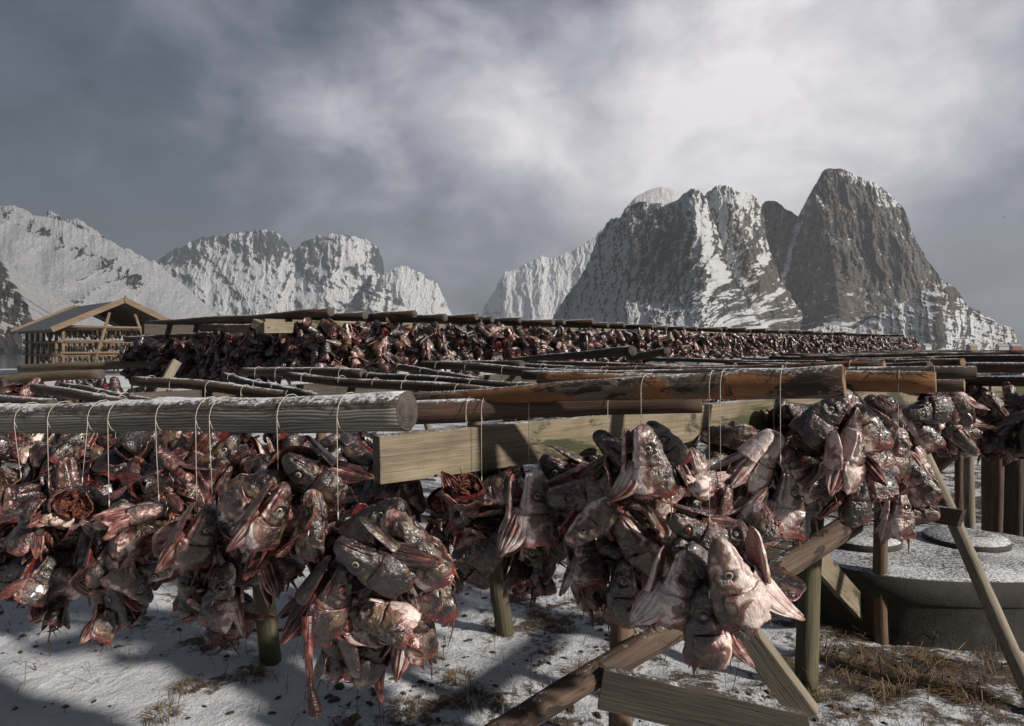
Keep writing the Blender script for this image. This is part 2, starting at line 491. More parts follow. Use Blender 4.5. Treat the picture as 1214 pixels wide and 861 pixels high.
def make_proto(seed, flare, jaw_open, splay, lod=0, fanw=1.0, cov=1.0):
    rs = np.random.RandomState(seed)
    ns, na = ((52, 56), (26, 26), (11, 12))[lod]
    parts = []
    s = np.linspace(0, 1, ns) ** 1.2 * .93
    a = np.linspace(-pi, pi, na, endpoint=False)
    S, A = np.meshgrid(s, a, indexing='ij')
    V = surf(S, A)
    ctr = np.stack([V[..., 0], 0 * V[..., 0], np.interp(S, SS, ZT) * .35 + np.interp(S, SS, ZB) * .65], -1)
    rad = V - ctr; rl = np.linalg.norm(rad, axis=-1, keepdims=True) + 1e-6
    n = rad / rl
    e = np.abs(A)
    x_, y_, z_ = V[..., 0], V[..., 1], V[..., 2]
    grow = sstep(0, .15, S)
    disp = .034 * grow * fbm(x_ * 4.5, y_ * 5.5, z_ * 5.5 + seed * 9, 3) + .016 * grow * fbm(x_ * 15, y_ * 15, z_ * 15 + seed, 3)
    # shrivelled skin folds, running back along the cheek
    disp = disp - .012 * grow * np.clip(ridged(x_ * 5 + y_ * 3, z_ * 16 + y_ * 6, seed + .7, 3) - .62, 0, 1) * 3
    lip = np.exp(-((e - radians(128)) / .15) ** 2) * sstep(.0, .06, S) * (1 - sstep(.40, .48, S))
    lip2 = np.exp(-((e - radians(95)) / .12) ** 2) * sstep(.03, .1, S) * (1 - sstep(.26, .36, S))
    groove = np.exp(-((e - radians(110)) / .09) ** 2) * sstep(.02, .1, S) * (1 - sstep(.38, .46, S))
    disp = disp + .030 * lip + .010 * lip2 - .024 * groove
    dE = np.sqrt(((S - EYE_S) / .066) ** 2 + ((e - EYE_A) / .34) ** 2)
    disp = disp + .014 * np.exp(-((dE - 1.3) / .30) ** 2) - .018 * (dE < .95)
    brow = np.exp(-((dE - 1.5) / .5) ** 2) * (e < EYE_A) * .012
    disp = disp + brow
    pre = np.exp(-((S - (.52 + .06 * np.cos(e * 1.3))) / .016) ** 2) * (e > .8) * (e < 2.5)
    disp = disp - .022 * pre
    V = V + n * disp[..., None]
    rag = .05 * fbm(A * 2.2, A * 0 + seed, 0.5, 3)
    V[..., 0] += np.where(S > .8, rag * (S - .8) / .13, 0)
    dors = np.clip(dors_of(V) * 1.1 - .08 + .10 * np.exp(-dE ** 2), 0, 1.1)
    dors = np.where(S < .1, np.minimum(dors, .45 + S * 3), dors)
    red = np.clip(sstep(.75, .93, S) * .8 + .4 * np.exp(-((e - radians(150)) / .4) ** 2) * S + .35 * pre + .6 * groove + .35 * lip * (S < .3), 0, 1)
    eyed = np.exp(-(np.clip(np.abs(dE - .85) - .12, 0, 9) / .13) ** 2) * .85
    V2 = np.concatenate([V.reshape(-1, 3), [[V[0, :, 0].mean() + .012, 0, V[0, :, 2].mean()]]])
    c = len(V2) - 1
    faces = [tuple(f) for f in grid_faces(ns, na, True)[:, ::-1]] + [(c, (k + 1) % na, k) for k in range(na)]
    ap = lambda x, v: np.concatenate([x.ravel(), [v]])
    me = mesh_from('skin', V2, faces, (M_SKIN,), None, True, {'dors': ap(dors, .4), 'red': ap(red, .3), 'eyed': ap(eyed, 0)})
    bm = bmesh.new(); bm.from_mesh(me); bmesh.ops.recalc_face_normals(bm, faces=bm.faces); bm.to_mesh(me); bm.free()
    parts.append(('skin', me, None, None))
    # lower jaw ------------------------------------------------
    if lod < 2:
        nj, nk = ((24, 28), (12, 14))[lod]
        sj = np.linspace(0, 1, nj); ak = np.linspace(-pi, pi, nk, endpoint=False)
        SJ, AK = np.meshgrid(sj, ak, indexing='ij')
        sx = .025 + SJ * .52
        zt_, zb_, w_ = sec(sx)
        w = np.minimum(w_ * .98, .035 + .20 * np.sqrt(SJ + .001)) * (1 - .15 * SJ)
        h = .020 + .070 * np.sqrt(SJ + .001)
        zc = zb_ - .012 - h * .5
        up_ = np.cos(AK) > 0
        # hollow mouth floor
        zz = np.where(up_, .5 * np.cos(AK) - .75 * np.clip(1 - np.abs(np.sin(AK)) * 1.25, 0, 1) * up_, 1.15 * np.cos(AK))
        V = np.stack([.5 - sx, w * np.sin(AK), zc + h * zz], -1)
        V += (.016 * fbm(V[..., 0] * 7, V[..., 1] * 9, V[..., 2] * 9 + seed * 3, 3) * sstep(0, .2, SJ))[..., None] * np.array([0, 1, 1])
        piv = np.array([-.03, 0, -.20]); ca, sa = cos(jaw_open), sin(jaw_open)
        q = V - piv
        V = np.stack([q[..., 0] * ca + q[..., 2] * sa, q[..., 1], -q[..., 0] * sa + q[..., 2] * ca], -1) + piv
        d = np.where(np.cos(AK) > .1, .25, .02 + .30 * np.abs(np.sin(AK)))
        rd = np.where(np.cos(AK) > .1, .8, .12)
        faces = [tuple(f) for f in grid_faces(nj, nk, True)] + [tuple(range(nk)), tuple((nj - 1) * nk + k for k in range(nk))]
        me = mesh_from('lower_jaw', V.reshape(-1, 3), faces, (M_SKIN,), None, True, {'dors': d, 'red': rd, 'eyed': d * 0})
        bm = bmesh.new(); bm.from_mesh(me); bmesh.ops.recalc_face_normals(bm, faces=bm.faces); bm.to_mesh(me); bm.free()
        parts.append(('lower_jaw', me, None, None))
    # gill covers: big rounded plates hugging the cheek, free and curled at the rear
    nu, nv = ((22, 22), (10, 10), (5, 5))[lod]
    for side in (-1, 1):
        fl = flare * (.5 + 1.0 * rs.rand())
        U, W = np.meshgrid(np.linspace(0, 1, nu), np.linspace(0, 1, nv), indexing='ij')
        rear = np.sqrt(np.clip(1 - (np.abs(2 * W - .95) / 1.05) ** 2.4, 0.02, 1))
        reach = cov * (.41 + .07 * rs.rand()) * rear + .055 * fbm(W * 6, W * 0 + seed + side, 0, 4)
        sp = .52 + U * reach
        an = radians(40) + W * radians(96)
        base = surf(np.minimum(sp, .86), side * an)
        base[..., 0] = .5 - sp
        cc = np.stack([base[..., 0], 0 * sp, 0 * sp - .06], -1)
        out = base - cc; out /= np.linalg.norm(out, axis=-1, keepdims=True)
        curl = fl * U ** 1.6 * (.55 + .45 * np.sin(W * pi)) + .030 * np.sin(pi * np.clip(U * 1.05, 0, 1)) - .04 * U ** 3 * (1 - min(1, fl * 4))
        rip = .012 * np.sin(W * 15 + seed) * U ** 2 + .042 * fbm(W * 3.6, U * 2.6, seed * 1.7 + side * 3.0, 4) * U - .016 * np.clip(ridged(W * 4 + U * 2, U * 3, seed + side * 2.2, 2) - .7, 0, 1) * 3 * U
        T = base + out * (.008 + curl + rip)[..., None]
        dd = np.clip(dors_of(base) * 1.05 - .1, 0, 1)
        rr_ = np.clip(.62 * sstep(.80, 1.0, U) * (.5 + 1.4 * fbm(W * 4, U * 2, seed + 6.0 * side, 2)) + .35 * (1 - sstep(0, .12, U)) + .2, 0, 1)
        if side > 0: T, dd, rr_ = T[:, ::-1], dd[:, ::-1], rr_[:, ::-1]
        me = patch_mesh('gill_cover', T, (M_SKIN, M_FAN), U, W, dd, .014, red=rr_, two=True)
        parts.append(('gill_cover', me, None, None))
    # gill membranes: long ribbed almond shaped flaps from the throat
    if lod < 2:
        nu, nv = ((30, 30), (12, 13))[lod]
        for side in (-1, 1):
            U, W = np.meshgrid(np.linspace(0, 1, nu), np.linspace(-1, 1, nv), indexing='ij')
            Ln = .62 + .16 * rs.rand(); hwid = (.12 + .05 * rs.rand()) * fanw
            wid = hwid * np.sin(pi * np.clip(.10 + .86 * U, 0, 1)) ** .75
            tip = Ln * (1 - .10 * W ** 2 + .05 * fbm(W * 5, W * 0 + seed * 1.3 + side, 0, 3))
            sw = splay * (.6 + .7 * rs.rand())
            fwd = np.array([-cos(sw * .9), side * .62 * sin(sw), -.22 - .45 * sin(sw * .8)]); fwd /= np.linalg.norm(fwd)
            acr = np.array([.10, side * .55, .80]); acr -= fwd * acr.dot(fwd); acr /= np.linalg.norm(acr)
            nrm = np.cross(fwd, acr) * side
            o = np.array([.06, side * .10, -.22])
            cup = -.45 * wid * (W ** 2)
            rays = .013 * (.5 + .5 * fanw) * np.sin(W * 12 * fanw + 2.2 * U + 1.5 * W * W + seed * 2 + side) * sstep(.0, .25, U) * (1 - .3 * U)
            fold = .035 * fbm(W * 2.2, U * 2.4, seed * 2.1 + side * 5.0, 3) * U
            curl = (.10 if rs.rand() < .5 else -.09) * U ** 2.2
            T = o + fwd * (U * tip)[..., None] + acr * (W * wid)[..., None] + nrm * (cup + rays + fold + curl)[..., None]
            if side > 0: T = T[:, ::-1]
            me = patch_mesh('gill_fan', T, (M_FAN,), U, W * .5 + .5, None, .012)
            parts.append(('gill_fan', me, None, None))
    # flesh at the cut -----------------------------------------
    nr_, nk = ((10, 34), (6, 18), (3, 10))[lod]
    mb = MB()
    V = []
    ak = np.linspace(0, 2 * pi, nk, endpoint=False)
    for i in range(nr_):
        t = i / (nr_ - 1)
        p = surf(np.full(nk, .88), (ak + pi) % (2 * pi) - pi)
        c = np.array([.5 - .88, 0, -.02])
        q = c + (p - c) * (1 - t) * .99
        q[:, 0] = -.40 + .17 * sstep(.0, .5, t) - .12 * sstep(.5, 1, t) + .06 * fbm(q[:, 1] * 13, q[:, 2] * 13, seed * 1.0, 3)
        V.append(q)
    V = np.concatenate(V)
    mb.add(V, grid_faces(nr_, nk, True))
    if lod < 2:
        for k in range(14 if lod == 0 else 6):      # torn strips
            an = rs.rand() * 2 * pi; p = surf(np.array(.88), np.array((an + pi) % (2 * pi) - pi)) * np.array([1, rs.uniform(.5, .95), rs.uniform(.5, .95)])
            L = .06 + .24 * rs.rand() ** 2
            d = Vector((-1, rs.normal() * .4 + p[1] * 1.2, rs.normal() * .4 + p[2]))
            d.normalize(); b = Vector(rs.normal(size=3) * .4)
            pts = [Vector(p) + d * (L * t) + b * (L * t * t) for t in (0, .3, .6, 1)]
            w0 = .010 + .022 * rs.rand()
            mb.tube(pts, [w0, w0 * 1.1, w0 * .6, w0 * .25], 5)
        for k in range(6):                          # gill arches
            y0 = (-.11, .11, -.08, .08, -.04, .04)[k]
            pts = [(-.30, y0, .10 - .02 * k), (-.44 + .03 * (k // 2), y0 * 1.5, .0), (-.43 + .03 * (k // 2), y0 * 1.2, -.12), (-.28, y0 * .6, -.2)]
            mb.tube(pts, [.012, .026, .024, .01], 6)
        mb.tube([(-.30, 0, .15), (-.42, 0, .15), (-.49, .005, .145)], [.05, .055, .03], 8)
    me = mesh_from('flesh', mb.v, mb.f, (M_FLESH,), None, True)
    parts.append(('flesh', me, None, None))
    # eyes ------------------------------------------------------
    if lod < 2:
        nlat, nlon = (9, 22) if lod == 0 else (6, 12)
        def dome(R, h):
            V = [(0, h, 0)]; Fc = []
            for i in range(1, nlat + 1):
                th = i / nlat * pi * .5
                for k in range(nlon):
                    V.append((R * sin(th) * cos(2 * pi * k / nlon), h * cos(th), R * sin(th) * sin(2 * pi * k / nlon)))
            for k in range(nlon): Fc.append((0, 1 + (k + 1) % nlon, 1 + k))
            for i in range(nlat - 1):
                for k in range(nlon):
                    a_ = 1 + i * nlon + k; b_ = 1 + i * nlon + (k + 1) % nlon
                    Fc.append((a_, b_, b_ + nlon, a_ + nlon))
            return V, Fc
        ev, ef = dome(.050, .024); eme = mesh_from('eye', ev, ef, (M_EYE,))
        pv, pf = dome(.030, .012); pme = mesh_from('pupil', pv, pf, (M_PUPIL,))
        for side in (-1, 1):
            j_ = int(round((radians(62) * side + pi) / (2 * pi) * na)) % na
            i_ = int(np.argmin(np.abs(s - EYE_S)))
            p = V_skin_pt(me_skin=parts[0][1], idx=i_ * na + j_)
            out = Vector((.10, side * 1.0, .40)).normalized()
            Xa = Vector((1, 0, 0)) - out * out.x; Xa.normalize(); Za = Xa.cross(out)
            M = Matrix((Xa, out, Za)).transposed().to_4x4()
            M.translation = p - out * .004
            parts.append(('eye', eme, None, M))
            parts.append(('pupil', pme, len(parts) - 1, Matrix.Translation((0, .0165, 0))))
    return parts

def V_skin_pt(me_skin, idx):
    return me_skin.vertices[idx].co.copy()

PROTO = [make_proto(1, .05, .20, .35), make_proto(2, .16, .45, .75, 0, 1.3, .85), make_proto(3, .03, .55, .25), make_proto(4, .30, .25, 1.05, 0, 1.2, .8), make_proto(5, .09, .12, .5), make_proto(6, .04, .70, .15, 0, 1.4, .75), make_proto(7, .22, .55, .8), make_proto(8, .10, .2, 1.2), make_proto(9, .36, .35, .6), make_proto(10, .02, .3, .55, 0, 2.0, .62), make_proto(31, .05, .2, .9, 0, 1.8, .7)]
PROTO1 = [make_proto(11, .06, .15, .4, 1), make_proto(12, .22, .3, .9, 1), make_proto(13, .04, .4, .3, 1), make_proto(14, .12, .2, .6, 1)]
PROTO2 = [make_proto(21, .15, .2, 1.0, 2), make_proto(22, .3, .2, 1.2, 2), make_proto(23, .08, .2, 1.0, 2)]

HEADS = []
HS = .80
def add_head(pos, snout, dorsal, L, label, group, protos=None, tone=None, frost=None, k=None, red=False):
    protos = protos or PROTO
    L = L * HS
    k = random.randrange(len(protos)) if k is None else k
    M = axes_matrix(Vector(pos), snout, dorsal)
    root = bpy.data.objects.new('fish_head', None); COL.objects.link(root)
    root.empty_display_size = .05
    root.matrix_world = M @ Matrix.Diagonal((L, L * random.uniform(.82, 1.12), L * random.uniform(.86, 1.1), 1))
    tag(root, label, 'fish head', group)
    tone = random.betavariate(1.7, 2.4) if tone is None else tone
    frost = (random.random() ** 3) * .9 if frost is None else frost
    made = []; gone = random.random() < .14; ev = random.random(); skip_next = False; ne = 0
    for (nm, me, par, lm) in protos[k]:
        if nm in ('eye', 'pupil') and gone and 'eye' not in label: made.append(None); continue
        o = bpy.data.objects.new(nm, me); COL.objects.link(o)
        o.parent = root if par is None else made[par]
        if lm is not None: o.matrix_local = lm
        o['tone'] = float(tone); o['frost'] = float(frost); o['ev'] = float(ev if 'eye' not in label else .3 * ev)
        made.append(o)
    HEADS.append(root)
    return root

def hero_axes(th, phi=0.0, flip=1, roll=0.0):
    th = radians(th); phi = radians(phi)
    sn = Vector((cos(th) * cos(phi), -sin(phi), sin(th) * cos(phi)))
    do = Vector((-sin(th), 0, cos(th))) * flip
    do = Quaternion(sn, radians(roll)) @ do
    return sn, do

# ------------------------------------------------------------------ logs, planks
def log(name, A, B, r1, r2, mat, parent=None, end=None, seg=20, bend=.0, seed=None, step=.14):
    A = Vector(A); B = Vector(B); Ln = (B - A).length
    sd = seed if seed is not None else random.random() * 200
    n = max(3, int(Ln / step) + 1)
    x = np.linspace(0, Ln, n); a = np.linspace(0, 2 * pi, seg, endpoint=False)
    X, Aa = np.meshgrid(x, a, indexing='ij')
    R = r1 + (r2 - r1) * X / Ln
    for kn in range(int(Ln * 2.2)):
        kx = (sd * 7.31 + kn * 1.618) % 1 * Ln; ka = (sd * 3.7 + kn * 2.4) % 6.283
        R = R * (1 + .16 * np.exp(-((X - kx) / .035) ** 2 - (np.angle(np.exp(1j * (Aa - ka))) / .35) ** 2))
    R = R * (1 + .07 * pn(X * 1.3, np.cos(Aa) * 1.1 + sd, np.sin(Aa) * 1.1) + .035 * pn(X * 6, np.cos(Aa) * 2.4 + sd, np.sin(Aa) * 2.4 + 9))
    oy = bend * np.sin(X / Ln * pi) + .022 * pn(X * .8, sd, 1.0); oz = .022 * pn(X * .8, sd, 7.0) - abs(bend) * .3 * np.sin(X / Ln * pi)
    V = np.stack([X, R * np.cos(Aa) + oy, R * np.sin(Aa) + oz], -1).reshape(-1, 3)
    # end caps with an inner ring so the rim is slightly rounded
    ex = []
    for (i, sx) in ((0, -1), (n - 1, 1)):
        ring = V[i * seg:(i + 1) * seg]; c = ring.mean(0)
        ex.append(c + (ring - c) * .93 + np.array([sx * R[i].mean() * .06, 0, 0]))
        ex.append((c + np.array([sx * R[i].mean() * .05, 0, 0]))[None])
    base = n * seg
    V = np.concatenate([V] + ex)
    fc = [tuple(f) for f in grid_faces(n, seg, True)]; mi = [0] * len(fc)
    for q, (i, o) in enumerate(((0, base), (n - 1, base + seg + 1))):
        for k in range(seg):
            k2 = (k + 1) % seg; a0, a1 = i * seg + k, i * seg + k2; b0, b1 = o + k, o + k2; c = o + seg
            if q == 0: fc += [(a1, a0, b0, b1), (b1, b0, c)]
            else: fc += [(a0, a1, b1, b0), (b0, b1, c)]
            mi += [1, 1]
    me = mesh_from(name, V, fc, (mat, end or M_END), mi)
    bm = bmesh.new(); bm.from_mesh(me); bmesh.ops.recalc_face_normals(bm, faces=bm.faces); bm.to_mesh(me); bm.free()
    o = bpy.data.objects.new(name, me); COL.objects.link(o)
    M = axes_matrix(A, B - A, (0, 0, 1))
    if parent is not None:
        o.parent = parent; M.translation = A - Vector(parent.location)
    o.matrix_local = M
    return o

def plank(name, A, B, w, h, mat, parent=None, up=(0, 0, 1), cutA=0.0, cutB=0.0):
    """board from A to B (centres of its ends); w across, h along 'up'; cutA/cutB slant the ends"""
    A = Vector(A); B = Vector(B); Ln = (B - A).length
    bm = bmesh.new()
    n = max(2, int(Ln / .25))
    rows = []
    for i in range(n + 1):
        x = Ln * i / n; wob = .004 * pn(x * 2.0, Ln, 3.3)
        r = []
        for (y, z) in ((-w / 2, -h / 2), (w / 2, -h / 2), (w / 2, h / 2), (-w / 2, h / 2)):
            xx = x + (cutA * z / h if i == 0 else 0) + (cutB * z / h if i == n else 0)
            r.append(bm.verts.new((xx, y + float(wob), z + float(wob) * .5)))
        rows.append(r)
    for i in range(n):
        for k in range(4):
            bm.faces.new((rows[i][k], rows[i][(k + 1) % 4], rows[i + 1][(k + 1) % 4], rows[i + 1][k]))
    bm.faces.new(rows[0][::-1]); bm.faces.new(rows[-1])
    bmesh.ops.recalc_face_normals(bm, faces=bm.faces)
    bm.edges.ensure_lookup_table()
    ed = [e for e in bm.edges if len(e.link_faces) == 2 and e.calc_face_angle(0) > .6]
    bmesh.ops.bevel(bm, geom=ed, offset=min(w, h) * .07, segments=2, affect='EDGES', profile=.6)
    me = bpy.data.meshes.new(name); bm.to_mesh(me); bm.free()
    me.materials.append(mat)
    o = bpy.data.objects.new(name, me); COL.objects.link(o)
    M = axes_matrix(A, B - A, up)
    if parent is not None:
        o.parent = parent; M.translation = A - Vector(parent.location)
    o.matrix_local = M
    return o

# ================================================================== CAMERA / WORLD / SUN
cam = bpy.data.cameras.new('camera'); co_ = bpy.data.objects.new('camera', cam); COL.objects.link(co_)
co_.location = (0, 0, EYE); co_.rotation_euler = (radians(90), 0, 0)
cam.sensor_width = 36; cam.lens = 36 * F / 1214; cam.shift_y = -(430.5 - HZ) / 1214
cam.clip_start = .05; cam.clip_end = 30000
SC.camera = co_

SUN_AZ = atan2(.86, -.51); SUN_EL = radians(27)
sv = Vector((sin(SUN_AZ) * cos(SUN_EL), cos(SUN_AZ) * cos(SUN_EL), sin(SUN_EL)))
sl = bpy.data.lights.new('sun', 'SUN'); so = bpy.data.objects.new('sun', sl); COL.objects.link(so)
sl.energy = 5.0; sl.angle = radians(2.5); sl.color = (1.0, .93, .84)
so.rotation_euler = sv.to_track_quat('Z', 'Y').to_euler()

W = bpy.data.worlds.new('World'); SC.world = W; W.use_nodes = True
class WT(NT):
    def __init__(s, tree):
        s.t = tree; s.t.nodes.clear()
w = WT(W.node_tree)
wo = w.n('ShaderNodeOutputWorld'); bg = w.n('ShaderNodeBackground'); w.l(bg.outputs[0], wo.inputs[0])
sky = w.n('ShaderNodeTexSky'); sky.sky_type = 'NISHITA'; sky.sun_disc = False
sky.sun_elevation = SUN_EL; sky.sun_rotation = SUN_AZ
dirv = w.n('ShaderNodeTexCoord').outputs['Generated']
warp = w.n('ShaderNodeTexNoise'); w.l(w.mapping(dirv, (1.3, 1.3, 2.0)), warp.inputs['Vector'])
warp.inputs['Scale'].default_value = 2.6; warp.inputs['Detail'].default_value = 5; warp.inputs['Roughness'].default_value = .5
wv = w.vm('SCALE', w.vm('SUBTRACT', warp.outputs['Color'], (.5, .5, .5)), None, .34)
dw = w.vm('NORMALIZE', w.vm('ADD', dirv, wv))
def lobe(px, py, sig, amp, vec):
    c = Vector(((px - 607) / F, 1, (HZ - py) / F)).normalized()
    dt = w.vm('DOT_PRODUCT', vec, tuple(c))
    k = 1 / (2 * (1 - cos(radians(sig))))
    return w.math('MULTIPLY', w.math('EXPONENT', w.math('MULTIPLY', w.math('SUBTRACT', dt, 1.0), k * 2)), amp)
acc = None
for (px, py, sig, amp) in ((870, 105, 15, .50), (1010, 70, 16, .22), (650, 165, 14, .28), (400, 188, 5, .26), (520, 150, 9, .16), (1190, 130, 14, .10), (60, 245, 13, -.20), (240, 120, 8, .05), (1240, 370, 10, -.16), (570, 345, 6, -.10), (640, -20, 9, -.26), (250, 40, 10, .05)):
    lb = lobe(px, py, sig, amp, dw)
    acc = lb if acc is None else w.math('ADD', acc, lb)
cn = w.noise(w.mapping(dirv, (1.6, 1.6, 2.3)), 4.2, 8, .56, .35)
cn2 = w.noise(w.mapping(dirv, (1.2, 1.2, 3.2)), 8.0, 6, .55, .8)
acc = w.math('ADD', acc, w.math('ADD', w.math('MULTIPLY', w.math('SUBTRACT', cn, .5), .78), w.math('MULTIPLY', w.math('SUBTRACT', cn2, .5), .10)))
acc = w.math('ADD', acc, .235)
# unseen sky behind the camera, darkened to cut the ambient light
bk = w.mr(w.vm('DOT_PRODUCT', dirv, (-.25, -.93, .25)), -.1, .8, 0.0, -.20)
acc = w.math('ADD', acc, bk)
ccol = w.ramp(acc, [(.0, (.028, .040, .058)), (.20, (.083, .102, .134)), (.40, (.245, .247, .305)), (.62, (.56, .54, .60)), (.95, (1.12, 1.07, 1.08))])
BGS = .1
ccol = w.vm('SCALE', ccol, None, .88 / BGS)
mixc = w.mix(.12, ccol, sky.outputs[0])
w.l(mixc, bg.inputs[0]); bg.inputs[1].default_value = BGS

vs = SC.view_settings
vs.view_transform = 'Standard'; vs.look = 'None'; vs.exposure = .17; vs.gamma = 1; vs.use_curve_mapping = False
SC.display_settings.display_device = 'sRGB'

# ================================================================== GROUND
def ground_h(x, y):
    x = np.asarray(x, float); y = np.asarray(y, float)
    r = np.sqrt(x ** 2 + y ** 2)
    near = 1 - sstep(40, 120, r)
    h = .05 * fbm(x * .55, y * .55, 1.0, 4) * near + (.040 * fbm(x * 2.2, y * 2.2, 5.0, 4) + .018 * fbm(x * 6.5, y * 6.5, 9.0, 2)) * (1 - sstep(8, 20, r))
    h = h + .10 * np.exp(-(((x - 2.2) / 1.2) ** 2 + ((y - 3.5) / .55) ** 2))      # bank before the tank
    h = h - 9.0 * sstep(70, 190, r)
    return h
NG = 520
t = np.linspace(-1, 1, NG)
gx = 1.2 * np.sinh(t * 9.2); gy = 4.0 + 1.2 * np.sinh(t * 9.2)
GX, GY = np.meshgrid(gx, gy, indexing='xy')
GZ = ground_h(GX, GY)
def ground_mat():
    m = NT('snowy_ground'); co = m.objco(False)
    a = m.noise(co, .55, 5, .6, .4); b = m.noise(co, 3.2, 6, .65, .4); c = m.noise(co, 17, 5, .7); d = m.noise(co, 70, 4, .7)
    f = m.math('ADD', m.math('ADD', m.math('MULTIPLY', a, .75), m.math('MULTIPLY', b, .55)), m.math('ADD', m.math('MULTIPLY', c, .35), m.math('MULTIPLY', d, .12)))
    xs = m.n('ShaderNodeSeparateXYZ'); m.l(co, xs.inputs[0])
    f = m.math('ADD', f, m.mr(xs.outputs[0], -1.5, 1.2, -.05, .06))
    bare = m.mr(f, .90, .99)
    soil = m.ramp(c, [(.3, (.022, .017, .013)), (.5, (.06, .045, .032)), (.7, (.13, .10, .068))])
    sn = m.mix(b, (.40, .415, .45), (.66, .675, .70))
    thin = m.mr(m.math('ADD', m.math('MULTIPLY', b, .6), m.math('MULTIPLY', c, .5)), .60, .80)
    sn = m.mix(m.math('MULTIPLY', thin, .45), sn, (.36, .33, .30))
    col = m.mix(bare, sn, soil)
    h = m.math('ADD', m.math('MULTIPLY', c, .6), m.math('MULTIPLY', d, .35))
    nb = m.bump(b, .7, .09); nb = m.bump(h, .9, .03, nb)
    return m.fin(col, .75, nb, .25)
M_GROUND = ground_mat()
me = mesh_from('ground', np.stack([GX, GY, GZ], -1).reshape(-1, 3), grid_faces(NG, NG), (M_GROUND,))
tag(link(bpy.data.objects.new('ground', me)), kind='structure')
m = NT('cold_sea'); co = m.objco(False)
M_SEA = m.fin((.02, .03, .037), .12, m.bump(m.noise(co, .25, 4), .3, .3), .5)
R = 9000
me = mesh_from('water', [(-R, -R, -5), (R, -R, -5), (R, R, -5), (-R, R, -5)], [(0, 1, 2, 3)], (M_SEA,))
tag(link(bpy.data.objects.new('water', me)), kind='structure')

# ================================================================== MOUNTAINS
def mountain_mat(name, r1, r2, r3, snow_bias=0.0, fine=1.0):
    m = NT(name); co = m.objco(False)
    sn = m.attr('snow')
    n1 = m.noise(m.mapping(co, (1.25, 1.25, .5), rot=(0, .42, 0)), .07 * fine, 8, .70, .5)
    n2 = m.noise(m.mapping(co, (1.2, 1.2, .5), rot=(0, .5, 0)), .30 * fine, 5, .7)
    n3 = m.noise(co, .012 * fine, 4, .6)
    f = m.math('ADD', sn, m.math('ADD', m.math('MULTIPLY', m.math('SUBTRACT', n1, .5), .75), m.math('MULTIPLY', m.math('SUBTRACT', n2, .5), .55)))
    f = m.mr(m.math('ADD', f, snow_bias), .40, .60)
    rock = m.ramp(m.math('ADD', m.math('MULTIPLY', n2, .6), m.math('ADD', m.math('MULTIPLY', n3, .3), m.math('MULTIPLY', n1, .3))), [(.42, r1), (.58, r2), (.76, r3)])
    ck = m.noise(m.mapping(co, (1, 1, .3), rot=(0, .45, 0)), .07 * fine, 5, .65, .8)
    rock = m.mix(m.math('MULTIPLY', m.mr(ck, .40, .52, 1, 0), .85), rock, tuple(c * .6 for c in r1))
    col = m.mix(f, rock, (.88, .89, .91))
    nb = m.bump(n1, 1.0, 14.0 / fine); nb = m.bump(n2, 1.0, 5.0 / fine, nb)
    return m.fin(col, .85, nb, .15)
M_ROCK = mountain_mat('brown_cliff_rock', (.045, .036, .030), (.150, .130, .115), (.29, .255, .225), .0, 1.45)
M_ROCKG = mountain_mat('grey_mountain_rock', (.040, .038, .037), (.12, .112, .105), (.22, .205, .19), .0, 1.1)
M_ROCKF = mountain_mat('far_mountain_rock', (.028, .030, .033), (.085, .088, .092), (.16, .16, .16), .0, .6)
M_BRUSH = mountain_mat('snowy_brush_slope', (.05, .042, .038), (.12, .10, .088), (.20, .17, .15), .0, 2.0)

